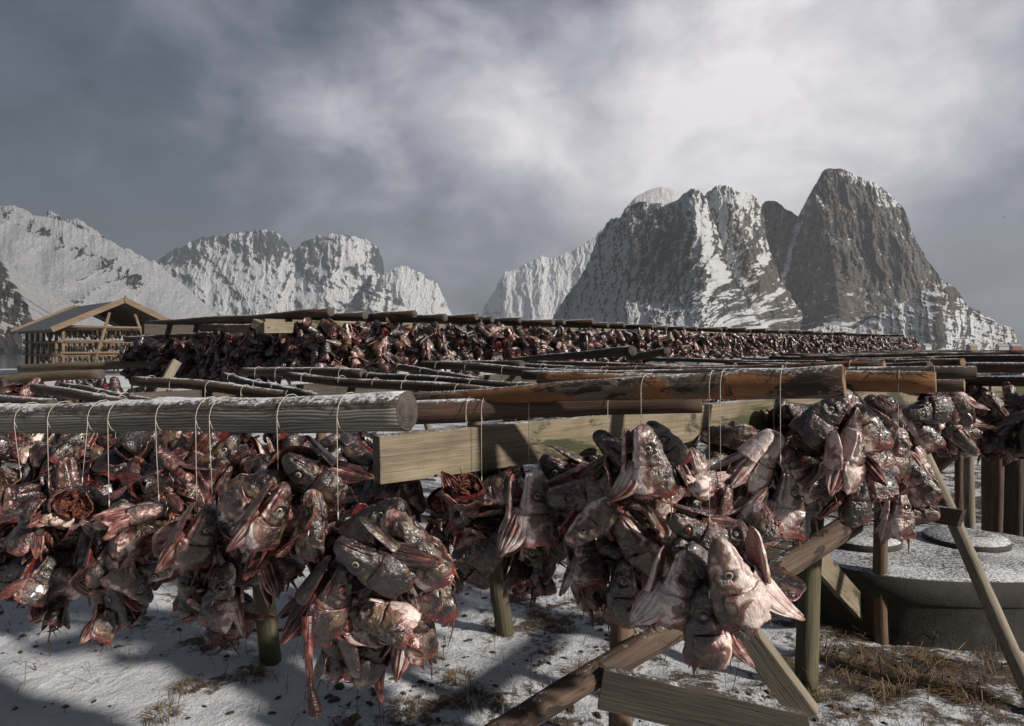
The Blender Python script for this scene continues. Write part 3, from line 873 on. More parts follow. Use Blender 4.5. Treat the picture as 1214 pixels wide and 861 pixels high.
def mountain(label_name, sil, D, mat, base=417.0, cot=.8, crest=None, kL=.5, kR=.5, amp=1.0, snow=(.35, .75), step=.45, rows=260, seed=0,
             jag=1.0, apron=0.0, shear=0.35, back=True, sbias=None, rough=1.0, flute=1.0, strata=1.0, spk=1.0):
    sil = sorted(sil); sx = np.array([p[0] for p in sil], float); sy = np.array([p[1] for p in sil], float)
    px = np.arange(sx[0], sx[-1] + 1e-6, step)
    py_s = np.interp(px, sx, sy)
    hh = np.clip((base - py_s) / 40, 0, 1)
    ks = np.ones(9) / 9; py_s = np.convolve(np.pad(py_s, 4, mode='edge'), ks, 'valid')
    jg = jag * hh * ((6.5 * fbm(px / 17, px * 0 + seed, 2.2, 5, g=.6) - 4.5 * (ridged(px / 14, px * 0 + seed, 4.1, 3, g=.5) - .62)))
    py_s = np.minimum(py_s, base - .5)
    nf = rows
    v = np.linspace(0, 1, nf)
    PX, Vv = np.meshgrid(px, v, indexing='xy')
    PS = np.broadcast_to(py_s, PX.shape)
    PY = base + (PS - base) * Vv + jg[None, :] * Vv ** 10
    mpp = D / F
    Hw = (base - PS) * mpp
    Yoff = -Hw * cot * (1 - Vv) ** 1.0
    if apron: Yoff -= apron * Hw.max() * np.clip(1 - Vv / .45, 0, 1) ** 1.6
    if crest is not None:
        cy = np.array([c[1] for c in crest], float); cx = np.array([c[0] for c in crest], float)
        o = np.argsort(cy); cr = np.interp(PY, cy[o], cx[o])
        dx = (PX - cr) * mpp
        Yoff += np.where(dx > 0, kR * dx, -kL * dx)
    k_ = mpp / 2.3                     # relief is tuned for a mountain about 1.9 km away
    x = PX * mpp / k_; z = (base - PY) * mpp / k_
    if crest is not None: xd = (x - cr * mpp / k_); x = x - .22 * np.abs(z - z.max()) * np.tanh(xd / 90) * flute
    q = z + shear * x
    wx = x + 22 * fbm(x / 120, z / 150, seed + 1.5, 4) + 5 * fbm(x / 26, z / 40, seed + 2.5, 3)
    big = flute * (58 * (ridged(wx / 190, z / 620, seed + .5, 2) - .6) + 36 * (ridged(wx / 82, z / 340, seed + 3.1, 3) - .6)) \
        + (1 - flute) * (80 * fbm(wx / 240, q / 180, seed + 21.5, 3) + 40 * (ridged(wx / 105 + q / 400, q / 90, seed + 23.1, 3) - .6))
    med = 20 * (ridged(wx / 34, z / 150, seed + 5.7, 3) - .6) + strata * 13 * (ridged(q / 30, x / 130, seed + 15.7, 3) - .6) + (1 - strata) * 7 * (ridged((x + .55 * z) / 26, (z - .5 * x) / 110, seed + 35.7, 3) - .6)
    fin_ = 9 * (ridged(wx / 14, z / 50, seed + 7.7, 3) - .6) + strata * 6 * (ridged(q / 12, x / 45, seed + 17.7, 3) - .6) + (1 - strata) * 5 * (ridged((x - .5 * z) / 11, (z + .5 * x) / 40, seed + 37.7, 3) - .6) + 3 * fbm(x / 5, z / 7, seed + 8.2, 3)
    damp = np.clip(Hw / mpp / 26, .15, 1)
    R = amp * k_ * (big * (1 - Vv ** 7 * .85) + rough * (med + fin_)) * damp
    Y = D + Yoff - R
    wob = (2.6 * fbm(PY / 9, PX / 40, seed + 41.0, 4, g=.6) - 1.6 * (ridged(PY / 12, PX / 50, seed + 43.0, 3) - .62)) * jag * damp
    X = (PX + wob - 607) / F * Y; Z = EYE - (PY - HZ) / F * Y
    G = np.stack([X, Y, Z], -1)
    du = np.gradient(G, axis=1); dv = np.gradient(G, axis=0)
    n = np.cross(du, dv); n /= (np.linalg.norm(n, axis=-1, keepdims=True) + 1e-9)
    nz = np.abs(n[..., 2])
    def blur(a, k):
        for ax in (0, 1):
            c = np.cumsum(np.pad(a, [(k + 1, k) if i == ax else (0, 0) for i in (0, 1)], mode='edge'), axis=ax)
            a = (np.take(c, range(2 * k + 1, c.shape[ax]), axis=ax) - np.take(c, range(0, c.shape[ax] - 2 * k - 1), axis=ax)) / (2 * k + 1)
        return a
    # hollows and ledges hold snow, ribs and steep faces are blown clear
    h1 = blur(R, 4) - R; h2 = blur(R, 14) - blur(R, 3)
    h1 = h1 / (h1.std() + 1e-9); h2 = h2 / (h2.std() + 1e-9); nzz = (nz - blur(nz, 12)); nzz = nzz / (nzz.std() + 1e-9)
    sn = .36 + spk * (.14 * np.clip(h1, -2, 2) + .16 * np.clip(h2, -2, 2) + .15 * np.clip(nzz, -2, 2)) + .35 * (sstep(snow[0], snow[1], blur(nz, 6)) - .35) + .18 * fbm(x / 70, z / 70, seed + 11, 4)
    if sbias is not None: sn = sn + sbias(PX, PY, Vv, n)
    verts = [G.reshape(-1, 3)]; att = [np.clip(sn, -.6, 1.5).ravel()]
    nr = nf
    if back:
        top = G[-1]
        for k, (dy, fz) in enumerate(((40, .93), (160, .7), (420, .3), (700, -.05))):
            b = top.copy(); Ht = top[:, 2]
            b[:, 1] += dy * np.clip(Ht / 200, .1, 1); b[:, 0] = top[:, 0]
            b[:, 2] = Ht * fz - (5 if fz < 0 else 0)
            verts.append(b); att.append(np.full(len(b), .9)); nr += 1
    # skirt below sea level
    sk = G[0].copy(); sk[:, 2] = -9; 
    allv = np.concatenate([sk] + verts); alla = np.concatenate([np.full(len(sk), .6)] + att); nr += 1
    me = mesh_from('mountain', allv, grid_faces(nr, len(px)), (mat,), None, True, {'snow': alla})
    o = link(bpy.data.objects.new('mountain', me))
    tag(o, label_name, None, None, 'structure')
    return o

bell = lambda x, c, s: np.exp(-((x - c) / s) ** 2)
# right massif -------------------------------------------------
def line_bias(pts, wid, amt):
    yy = np.array([p[1] for p in pts], float); xx = np.array([p[0] for p in pts], float)
    o = np.argsort(yy)
    def f(PX, PY):
        inside = sstep(yy.min() - 6, yy.min() + 2, PY) * (1 - sstep(yy.max() - 2, yy.max() + 10, PY))
        return amt * np.exp(-((PX - np.interp(PY, yy[o], xx[o])) / wid) ** 2) * inside
    return f
g1 = line_bias([(818, 236), (832, 262), (838, 300), (856, 330)], 9, .9)
bowl = lambda PX, PY: 1.3 * bell(PX, 782, 20) * bell(PY, 236, 9)
mountain('left buttress of the rocky massif', [(648, 392), (652, 384), (666, 358), (689, 330), (706, 291), (717, 266), (739, 253), (745, 244), (758, 241), (772, 239), (790, 243), (800, 239), (808, 231), (822, 224), (834, 229), (841, 248), (850, 270), (862, 312), (884, 352), (907, 393), (916, 410)],
         1200, M_ROCKG, cot=.62, crest=[(822, 224), (826, 270), (850, 330), (900, 400)], kL=.55, kR=.75, amp=.95, snow=(.38, .85), seed=1, strata=.15,
         sbias=lambda PX, PY, V, n: .17 + g1(PX, PY) + bowl(PX, PY) + .22 * (PX < 745) + .18 * sstep(300, 390, PY) - .25 * bell(PX, 775, 40) * bell(PY, 285, 45) - .30 * bell(PX, 875, 14) * bell(PY, 350, 40), apron=.25)
mountain('middle buttress of the rocky massif', [(815, 250), (834, 232), (846, 222), (860, 220), (882, 229), (893, 232), (902, 243), (906, 262), (910, 290), (926, 332), (945, 362), (966, 388), (985, 405)],
         1300, M_ROCK, cot=.5, crest=[(868, 220), (880, 280), (905, 340), (940, 400)], kL=.6, kR=.8, amp=.85, snow=(.40, .9), seed=2, strata=.1,
         sbias=lambda PX, PY, V, n: .02 + .55 * bell(PY, 235, 22) * bell(PX, 872, 30) + line_bias([(848, 225), (858, 270), (872, 320), (905, 385)], 6, .6)(PX, PY))
rib = line_bias([(966, 228), (975, 250), (995, 285)], 4, .35)
cap = line_bias([(1010, 205), (1040, 222), (1055, 240)], 12, .75)
gul = line_bias([(948, 262), (940, 288), (931, 320), (925, 345)], 4, .75)
def big_bias(PX, PY, V, n):
    bx = np.array([880, 930, 965, 1015, 1050, 1085, 1100, 1117, 1140, 1210.]); by = np.array([392, 385, 385, 388, 366, 352, 340, 331, 345, 380.])
    below = sstep(-6, 14, PY - np.interp(PX, bx, by))
    return -.20 + gul(PX, PY) + rib(PX, PY) + cap(PX, PY) + .50 * below + .40 * bell(PX, 957, 5) * bell(PY, 250, 20) - .12 * bell(PX, 1010, 50) * bell(PY, 310, 50)
mountain('tall blunt rock peak', [(892, 262), (900, 245), (908, 237), (922, 240), (935, 250), (947, 258), (952, 255), (955, 243), (969, 215), (976, 203), (986, 199), (1000, 201), (1019, 210), (1039, 218), (1058, 232), (1072, 249), (1083, 279), (1100, 310), (1117, 332), (1130, 352), (1150, 380), (1170, 400), (1185, 412)],
         1400, M_ROCK, cot=.34, crest=[(980, 199), (968, 235), (985, 290), (1000, 400)], kL=.75, kR=.35, amp=1.1, rough=1.35, snow=(.45, .95), step=.4, rows=280, seed=3, strata=.12, sbias=big_bias, jag=.6, apron=.35)
mountain('snowy brush foreland', [(905, 412), (940, 398), (975, 386), (1015, 389), (1050, 368), (1085, 352), (1110, 336), (1125, 336), (1139, 349), (1143, 360), (1173, 377), (1200, 391), (1205, 399), (1208, 410), (1214, 416)],
         1215, M_BRUSH, cot=1.1, amp=.6, snow=(.3, .8), step=.4, rows=150, seed=4, rough=.9,
         sbias=lambda PX, PY, V, n: .10 - .85 * bell(PX, 1112, 9) * bell(PY, 392, 24) - .6 * bell(PX, 1125, 16) * bell(PY, 352, 10) + .05 * (PX > 1130))
mountain('white snow dome on the left summit', [(738, 256), (746, 243), (754, 233), (768, 226), (784, 222), (798, 225), (808, 233), (818, 250)],
         1420, M_ROCKG, base=275, cot=.5, amp=.12, snow=(.2, .5), seed=14, rows=60, jag=.3, sbias=lambda PX, PY, V, n: .7)
# misty ridge behind
mountain('hazy snow ridge', [(560, 400), (568, 378), (588, 341), (599, 322), (610, 322), (625, 312), (641, 303), (652, 308), (668, 302), (680, 296), (695, 288), (706, 282), (716, 270), (740, 300), (760, 380)],
         4700, M_ROCKF, cot=1.0, amp=.8, snow=(.25, .6), rows=150, seed=5, spk=.45, strata=.2, sbias=lambda PX, PY, V, n: .30)
# centre massif
mountain('snow streaked middle massif', [(150, 352), (175, 325), (192, 306), (208, 295), (227, 286), (258, 280), (283, 275), (305, 273), (330, 277), (336, 284), (350, 297), (358, 287), (380, 280), (399, 278), (424, 281), (446, 291), (454, 303), (456, 330), (462, 350), (480, 385), (490, 405)],
         3700, M_ROCKF, cot=1.05, crest=[(400, 278), (390, 330), (370, 400)], kL=.15, kR=.35, amp=1.0, snow=(.36, .72), seed=6, flute=.5, rough=.7, spk=.75, strata=.25,
         sbias=lambda PX, PY, V, n: .04 + .26 * sstep(295, 345, PY) - .5 * bell(PX, 320, 26) * bell(PY, 292, 18) - .45 * bell(PX, 372, 16) * bell(PY, 305, 22) - .7 * bell(PX, 450, 6) * bell(PY, 308, 16) - .2 * bell(PX, 215, 30) * bell(PY, 305, 20) + .4 * bell(PX, 420, 16) * bell(PY, 300, 16))
mountain('small pointed snow peak', [(396, 400), (411, 366), (425, 343), (441, 325), (452, 336), (470, 352), (500, 380), (520, 400)],
         3000, M_ROCKF, cot=.9, crest=[(441, 325), (446, 400)], kL=.5, kR=.5, amp=.8, snow=(.3, .8), seed=7, rows=120, sbias=lambda PX, PY, V, n: .16)
mountain('rounded sunlit snow shoulder', [(430, 352), (452, 328), (468, 316), (480, 317), (493, 322), (518, 334), (527, 356), (537, 378), (545, 400)],
         3500, M_ROCKF, cot=1.0, amp=.8, snow=(.25, .65), seed=8, rows=150, spk=.5, strata=.2, sbias=lambda PX, PY, V, n: .34)
# left snow slope
mountain('broad left snow slope', [(-560, 410), (-470, 345), (-380, 290), (-290, 250), (-210, 222), (-130, 215), (-60, 235), (0, 243), (25, 247), (50, 258), (75, 262), (110, 278), (130, 287), (160, 300), (185, 312), (205, 328), (225, 345), (245, 365), (265, 385), (285, 400), (300, 412)],
         1500, M_ROCKG, cot=1.5, amp=.75, snow=(.22, .60), seed=9, shear=-.5, rough=.5, spk=.6, strata=.5, flute=.12,
         sbias=lambda PX, PY, V, n: .45 - .50 * bell(PY - (240 + .52 * np.clip(PX, 0, 400)), 8, 13) * (PX < 170) - .35 * bell(PX, 70, 55) * bell(PY, 352, 16) - .2 * bell(PX, 150, 40) * bell(PY, 332, 10))
mountain('far left summit', [(20, 275), (45, 258), (60, 250), (75, 259), (95, 261), (105, 266), (125, 284), (150, 310), (170, 340)],
         1900, M_ROCKG, cot=1.2, amp=.7, snow=(.3, .7), rows=90, seed=10, sbias=lambda PX, PY, V, n: .12)
mountain('dark near spur', [(-420, 430), (-330, 370), (-250, 290), (-190, 240), (-120, 230), (-60, 270), (0, 312), (6, 322), (12, 335), (22, 350), (30, 362), (38, 376), (46, 392), (54, 405), (60, 415)],
         700, M_ROCKG, base=440, cot=.8, amp=.8, snow=(.35, .8), rows=120, seed=12, sbias=lambda PX, PY, V, n: -.12 - .3 * sstep(385, 425, PY))

# ================================================================== UNSEEN CLOUDS (added out of frame to shade the left mountains)
def shade_cloud(cx, cy, cz, rx, ry, rz, seed, dens):
    m = NT('shade_cloud_shell'); m.t.nodes.remove(m.b)
    d = m.n('ShaderNodeBsdfTranslucent'); d.inputs[0].default_value = (.9, .92, .95, 1)
    t_ = m.n('ShaderNodeBsdfTransparent'); mx = m.n('ShaderNodeMixShader'); mx.inputs[0].default_value = dens
    m.l(t_.outputs[0], mx.inputs[1]); m.l(d.outputs[0], mx.inputs[2]); m.l(mx.outputs[0], m.out.inputs[0])
    nu, nv = 40, 64
    th = np.linspace(.02, pi - .02, nu)[:, None]; ph = np.linspace(0, 2 * pi, nv, endpoint=False)[None, :]
    X = np.sin(th) * np.cos(ph); Y = np.sin(th) * np.sin(ph); Z = np.cos(th) * np.ones_like(ph)
    R = 1 + .28 * fbm(X * 2.2 + seed, Y * 2.2, Z * 2.2, 5)
    V = np.stack([cx + rx * X * R, cy + ry * Y * R, cz + rz * Z * R], -1).reshape(-1, 3)
    me = mesh_from('shade_cloud', V, grid_faces(nu, nv, True), (m.mat,))
    tag(link(bpy.data.objects.new('shade_cloud', me)), kind='structure')
ct = 1500 / math.tan(SUN_EL)
for (x, y, z, rx, ry, sd) in ((-1250, 1480, 220, 1150, 700, 1.0), (-620, 690, 80, 330, 260, 4.0)):
    shade_cloud(x + (1700 - z) / math.tan(SUN_EL) * sin(SUN_AZ), y + (1700 - z) / math.tan(SUN_EL) * cos(SUN_AZ), 1700, rx, ry, 160, sd, .24)

# ================================================================== HAZE
HAZE = 1.5e-4
m = NT('cold_air'); m.t.nodes.remove(m.b)
vol = m.n('ShaderNodeVolumePrincipled'); m.l(vol.outputs[0], m.out.inputs['Volume'])
vol.inputs['Color'].default_value = (.80, .86, .95, 1); vol.inputs['Density'].default_value = HAZE
vol.inputs['Anisotropy'].default_value = .2
mb = MB(); mb.box((-4600, -60, -11), (4600, 5600, 860))
if HAZE > 0:
    tag(mb.build('haze', (m.mat,), smooth=False), kind='stuff')
exec_marker = 0
# ================================================================== RACKS
DB = Vector((.62, .78, 0)); DP = Vector((.78, -.62, 0))
def gz(x, y): return float(ground_h(np.array(x), np.array(y)))
def onground(px, Y, dz=-.05):
    X = (px - 607) / F * Y
    return Vector((X, Y, gz(X, Y) + dz))

# near rack --------------------------------------------------
rack = empty('drying_rack', (0.0, 4.0, 0))
tag(rack, 'weathered timber drying rack with long sawn beam holding the nearest logs', 'drying rack')
kA = P(446, 545, 2.95) ; kB = P(1130, 466, 5.6)
kd = (kB - kA).normalized()
plank('beam', kA, kB, .085, .205, M_PLANK, rack)
kC = kB + kd * .03; plank('beam', kC, kC + kd * 8, .085, .17, M_PLANK, rack)
# rear and left beams seen between the logs
b1a = P(-110, 515, 3.68); log('post', (b1a.x, b1a.y, -.05), b1a, .06, .055, M_POST, rack)
b2a = P(150, 480, 4.8); plank('beam', b2a, b2a + DB * 9, .09, .16, M_DPLANK, rack)
log('post', onground(955, 3.95), P(968, 560, 4.15), .068, .060, M_POST, rack)
log('post', onground(737, 3.35, -.1), P(737, 520, 3.42), .060, .055, M_POSTB, rack)
log('post', onground(322, 4.35), P(306, 560, 4.45), .066, .06, M_POST, rack)
log('post', onground(600, 4.75), P(566, 540, 4.6), .062, .055, M_POST, rack)
log('post', onground(1046, 4.62), P(1044, 500, 4.7), .047, .043, M_POSTB, rack)
log('post', onground(30, 5.4), P(30, 480, 5.4), .06, .055, M_POST, rack)
log('post', onground(180, 6.2), P(180, 470, 6.2), .06, .055, M_POST, rack)
log('post', onground(860, 5.6), P(860, 500, 5.6), .06, .055, M_POST, rack)
# the long round brace crossing low in front
log('brace', P(560, 890, 2.9), P(1012, 619, 4.0), .058, .066, M_BARKL, rack)
# pale squared brace ending behind the low plank
plank('brace', P(862, 720, 3.55), P(958, 850, 3.35), .10, .125, M_PALE, rack, up=(.8, -.4, .6))
plank('low_plank', P(712, 815, 3.12), P(962, 872, 2.98), .045, .185, M_DPLANK, rack, cutB=-.07)
plank('brace', P(962, 655, 4.25), P(1035, 738, 4.85), .045, .145, M_PLANK, rack)
log('brace', P(1092, 535, 4.5), P(1232, 850, 3.55), .044, .042, M_PALE, rack)
plank('cleat', P(1088, 606, 4.38), P(1140, 615, 4.05), .03, .105, M_DPLANK, rack, cutB=.05)

# right rack -------------------------------------------------
rr = empty('drying_rack', (3.6, 6.5, 0))
tag(rr, 'rack behind the concrete tank on a row of thin brown posts', 'drying rack')
plank('beam', P(1085, 542, 5.6), P(1166, 532, 6.0), .07, .10, M_DPLANK, rr)
log('post', onground(1150, 5.9), P(1150, 520, 5.9), .044, .04, M_PALE, rr)
log('brace', P(1108, 556, 5.4), P(1150, 524, 5.7), .045, .04, M_POSTB, rr)
for px, Y, r in ((1170, 6.6, .05), (1181, 6.1, .045), (1194, 6.5, .05), (1206, 6.2, .042), (1216, 6.4, .05), (1136, 7.4, .045)):
    log('post', onground(px, Y), P(px + random.uniform(-3, 3), 470, Y), r, r * .9, M_BARKD if random.random() < .6 else M_BARK, rr)
plank('beam', P(1130, 468, 6.9), P(1290, 462, 6.5), .08, .14, M_DPLANK, rr)

# upper rack -------------------------------------------------
UC = Vector((-2.15, 7.9, 2.30))
ur = empty('drying_rack', (UC.x, UC.y, 0))
tag(ur, 'tall far rack carrying the long curtain of dried heads', 'drying rack')
def upz(t): return 2.235 + .0042 * t
def uppt(tb, tp=0.0, dz=0.0): 
    q = UC + DB * tb + DP * tp
    return Vector((q.x, q.y, upz(tb) + dz))
for k in range(4):
    a = uppt(-.5 + k * 11.0, -.5); b = uppt(-.5 + (k + 1) * 11.0 - .04, -.5)
    plank('beam', a, b, .09, .15, M_PLANK, ur)
    a = uppt(-.5 + k * 11.0, -3.6); b = uppt(-.5 + (k + 1) * 11.0 - .04, -3.6)
    plank('beam', a, b, .09, .15, M_DPLANK, ur)
plank('cleat', P(302, 383, 7.75), P(321, 392, 7.65), .09, .10, M_PLANK, ur)
plank('cleat', P(312, 388.5, 7.6), P(347, 388.5, 7.85), .06, .125, M_PALE, ur)
for t in (0.3, 3.2, 6.5, 10, 14, 19, 25, 32, 40):
    for tp in (-.5, -3.6):
        q = uppt(t, tp, -.08); log('post', (q.x, q.y, gz(q.x, q.y) - .05), q, .07, .06, M_POSTB, ur, seg=10, step=.5)
q = uppt(1.6, -.45, -.1); log('brace', (q.x + .5, q.y + .6, .1), q, .06, .055, M_PALE, ur, seg=10, step=.5)
plank('brace', P(186, 470, 8.4), P(210, 428, 8.6), .05, .11, M_PALE, ur)

# ------------------------------------------------------------------ poles
POLES = []
GL = 'logs laid across the near rack'
def pole(A, B, r1, r2, mat, label, group=GL, end=None, seg=20, bend=0.0, step=.14):
    o = log('log', A, B, r1, r2, mat, None, end, seg, bend, step=step)
    tag(o, label, 'log', group)
    POLES.append((Vector(A), Vector(B), r1, r2))
    return len(POLES) - 1

P1 = pole(P(-140, 498.5, 3.75), P(482, 488.5, 2.42), .068, .070, M_GREY, 'thick grey weathered log with ringed grain and a round sawn end', end=M_END, seg=36, step=.06)
P2 = pole(P(455, 490, 3.30), P(831, 475, 2.95), .058, .049, M_BARK, 'brown log resting on the pale beam just behind the grey log', seg=28, step=.08)
P3 = pole(P(470, 473, 3.45), P(1000, 450, 2.45), .030, .060, M_ORANGE, 'stripped orange log with dark bark patches and thick near end', end=M_ENDO, seg=32, step=.07)
P4 = pole(P(640, 450, 3.9), P(1109, 453, 2.85), .040, .046, M_ORANGE, 'orange log whose cut end shows farthest to the right near the front', end=M_ENDO, seg=28, step=.08)
P5 = pole(P(760, 452, 4.3), P(1036, 456, 3.5), .032, .034, M_ORANGE, 'short orange log end tucked under two thicker orange logs', end=M_ENDO)
P6 = pole(P(780, 455, 4.9), P(1143, 457, 3.75), .036, .035, M_BARK, 'thin brown log end peeping out below the right hand log stack', end=M_ENDO)
P7 = pole(P(620, 446, 5.8), P(1157, 441, 4.3), .040, .041, M_BARKD, 'long grey brown log with a square cut end above the fish at the right')
P8 = pole(P(650, 441, 6.6), P(1048, 434, 4.6), .034, .038, M_ORANGE, 'orange log lying just above the thick stripped log', end=M_ENDO)
P9 = pole(P(160, 450, 5.7), P(372, 472, 4.6), .042, .040, M_BARK, 'reddish brown log with a visible left end behind the grey log')
P10 = pole(P(266, 446, 5.9), P(378, 472, 4.4), .034, .030, M_BARKD, 'dark log tapering to a snow whitened tip behind the grey log')
P11 = pole(P(42, 461, 5.2), P(170, 480, 4.2), .034, .034, M_BARK, 'brown log slanting down to the left part of the grey log')
P12 = pole(P(74, 460, 5.5), P(205, 480, 4.4), .032, .032, M_BARKD, 'slim dark log lying beside the slanting brown log')
P13 = pole(P(-60, 468, 5.0), P(62, 481, 4.3), .036, .036, M_BARKD, 'short dark log piece slipping under the grey log near its far end')
P14 = pole(P(286, 440, 7.4), P(430, 443, 6.2), .045, .045, M_BARK, 'brown log lying flat before the far curtain of heads')
P15 = pole(P(396, 444, 6.6), P(700, 466, 4.4), .040, .040, M_BARKD, 'long dark log crossing behind the end of the grey log')
P16 = pole(P(340, 446, 6.0), P(640, 470, 4.3), .036, .038, M_BARK, 'long brown log just in front of the long dark log')
P17 = pole(P(500, 433, 7.0), P(775, 450, 5.2), .042, .044, M_BARKD, 'dark log running slantwise in the middle of the rack')
P18 = pole(P(467, 435, 7.4), P(570, 452, 5.6), .036, .036, M_BARK, 'brown log diving beneath the middle dark log')
P19 = pole(P(566, 433, 8.0), P(800, 443, 6.0), .044, .044, M_BARKD, 'dark log beyond the middle of the rack with twine round it')
P20 = pole(P(520, 431, 8.2), P(620, 433, 7.2), .044, .046, M_BARK, 'brown log stub with a pale cut end mid rack')
P21 = pole(P(600, 428, 9.0), P(750, 416, 6.3), .030, .048, M_BARKD, 'log that rises to a raised dark end in mid rack')
P22 = pole(P(745, 424, 9.0), P(792, 416, 7.8), .042, .044, M_BARKD, 'short raised log end right beside the raised dark end')
P23 = pole(P(-40, 452, 9.5), P(120, 444, 8.6), .07, .065, M_TAN, 'thick tan log lying low in front of the drying shed', seg=14)
P24 = pole(P(25, 437, 12.0), P(190, 431, 10.2), .07, .065, M_TAN, 'tan log at the foot of the drying shed', seg=14)
P25 = pole(P(1000, 431, 7.0), P(1141, 429, 5.8), .034, .036, M_ORANGE, 'orange log with bark patches beyond the grey brown log', end=M_ENDO)
P26 = pole(P(1020, 439, 5.9), P(1102, 433, 5.2), .028, .030, M_BARK, 'thin frosted log between two orange ones at the right')
for k, (a, b) in enumerate((((900, 437, 7.4), (1262, 437, 5.4)), ((980, 428, 9), (1240, 426, 7.0)), ((1060, 452, 6.2), (1290, 450, 5.0)), ((950, 424, 11), (1225, 420, 9)))):
    pole(P(*a), P(*b), .042, .045, (M_BARK, M_BARKD, M_BARKD, M_ORANGE)[k], ('brown log running off the frame right of the orange ends', 'dark log behind the brown one that leaves the frame', 'low dark log leaving the frame just above hanging heads', 'farthest orange log leaving the frame near the mountain foot')[k])
# field of more distant logs on the low racks
gmid = 'distant logs on the low racks'
for k in range(46):
    tb = 4.2 + k * .62 + random.uniform(-.15, .15)
    st = Vector((1.4, 2.6, 0)) + DB * tb
    ln = random.uniform(3.5, 5.5); off = random.uniform(-.5, .9)
    z = 1.66 + random.uniform(-.05, .06) + .002 * tb
    yaw = random.uniform(-.06, .06); d = Vector((DP.x * cos(yaw) - DP.y * sin(yaw), DP.x * sin(yaw) + DP.y * cos(yaw), random.uniform(-.012, .012)))
    A = st + DP * off; B = A - d * ln
    A.z = z; B.z = z + random.uniform(-.06, .06)
    pole(B, A, .04, .05, random.choice((M_BARK, M_BARKD, M_ORANGE, M_BARKD)), 'frosted log on the low far racks stretching towards the blunt peak', gmid, seg=10, step=.4)
for k in range(26):
    tb = 7.0 + k * .9
    st = Vector((6.2, 3.0, 0)) + DB * tb
    A = st + DP * random.uniform(-.4, .6); B = A - DP * random.uniform(3, 4.5); A.z = B.z = 1.66 + random.uniform(-.04, .05)
    pole(B, A, .04, .05, random.choice((M_BARK, M_BARKD, M_ORANGE)), 'frosted log on the low far racks stretching towards the blunt peak', gmid, seg=10, step=.4)
# upper rack poles
gup = 'logs on top of the tall far rack'
upl = []
for k in range(44):
    tb = -.1 + k * .55 * (1 + k * .012) + random.uniform(-.1, .1)
    if tb > 42: break
    A = uppt(tb, random.uniform(.0, .5), .115 + random.uniform(-.01, .04)); B = uppt(tb + random.uniform(-.25, .25), -4.4, .10)
    pole(B, A, .040, .050, random.choice((M_BARKD, M_BARK, M_BARKD)), 'dark log end jutting out above the far curtain of heads', gup, seg=12, step=.5)
A = P(300, 388, 7.8); pole(P(240, 389.5, 9.6), A, .05, .05, M_BARK, 'dark log leading left from the cleat of the tall far rack', None, seg=12)
pole(P(150, 402, 11.5), P(262, 397, 9.2), .05, .05, M_BARK, 'brown log above the heads nearest to the drying shed', None, seg=12)

# ------------------------------------------------------------------ twine
GT = 'twine loops over the logs'
def pole_pt(i, px):
    A, B, r1, r2 = POLES[i]
    k = (px - 607) / F
    # X = k*Y along A + t (B-A)
    d = B - A
    t = (k * A.y - A.x) / (d.x - k * d.y)
    t = min(max(t, .01), .99)
    return A + d * t, r1 + (r2 - r1) * t, d.normalized()

def twine(p, r, d, drop, label, group, sx=0.0, rad=.0012):
    """a hitch round a log at p and one strand running down its near side to the knot"""
    side = Vector((d.y, -d.x, 0)).normalized()
    if side.y > 0: side = -side          # towards the camera
    r = r * 1.05 + .003
    pts = [side * (r * cos(radians(a))) + Vector((0, 0, r * sin(radians(a)))) + d * (.0015 * sin(radians(a * 2))) for a in range(350, -1, -25)]
    pts += [side * r + Vector((0, 0, -.03)), side * (r * .97) + Vector((sx * .4, 0, -drop * .5)), side * r * .92 + Vector((sx, 0, -drop))]
    knot = pts[-1]
    mb = MB(); mb.tube(pts, rad, 5)
    mb.tube([knot + Vector((0, 0, .012)), knot, knot + Vector((0, 0, -.02))], [rad, rad * 2.6, rad], 6)
    o = mb.build('twine', (M_TWINE,), None, p)
    return tag(o, label, 'twine', group)

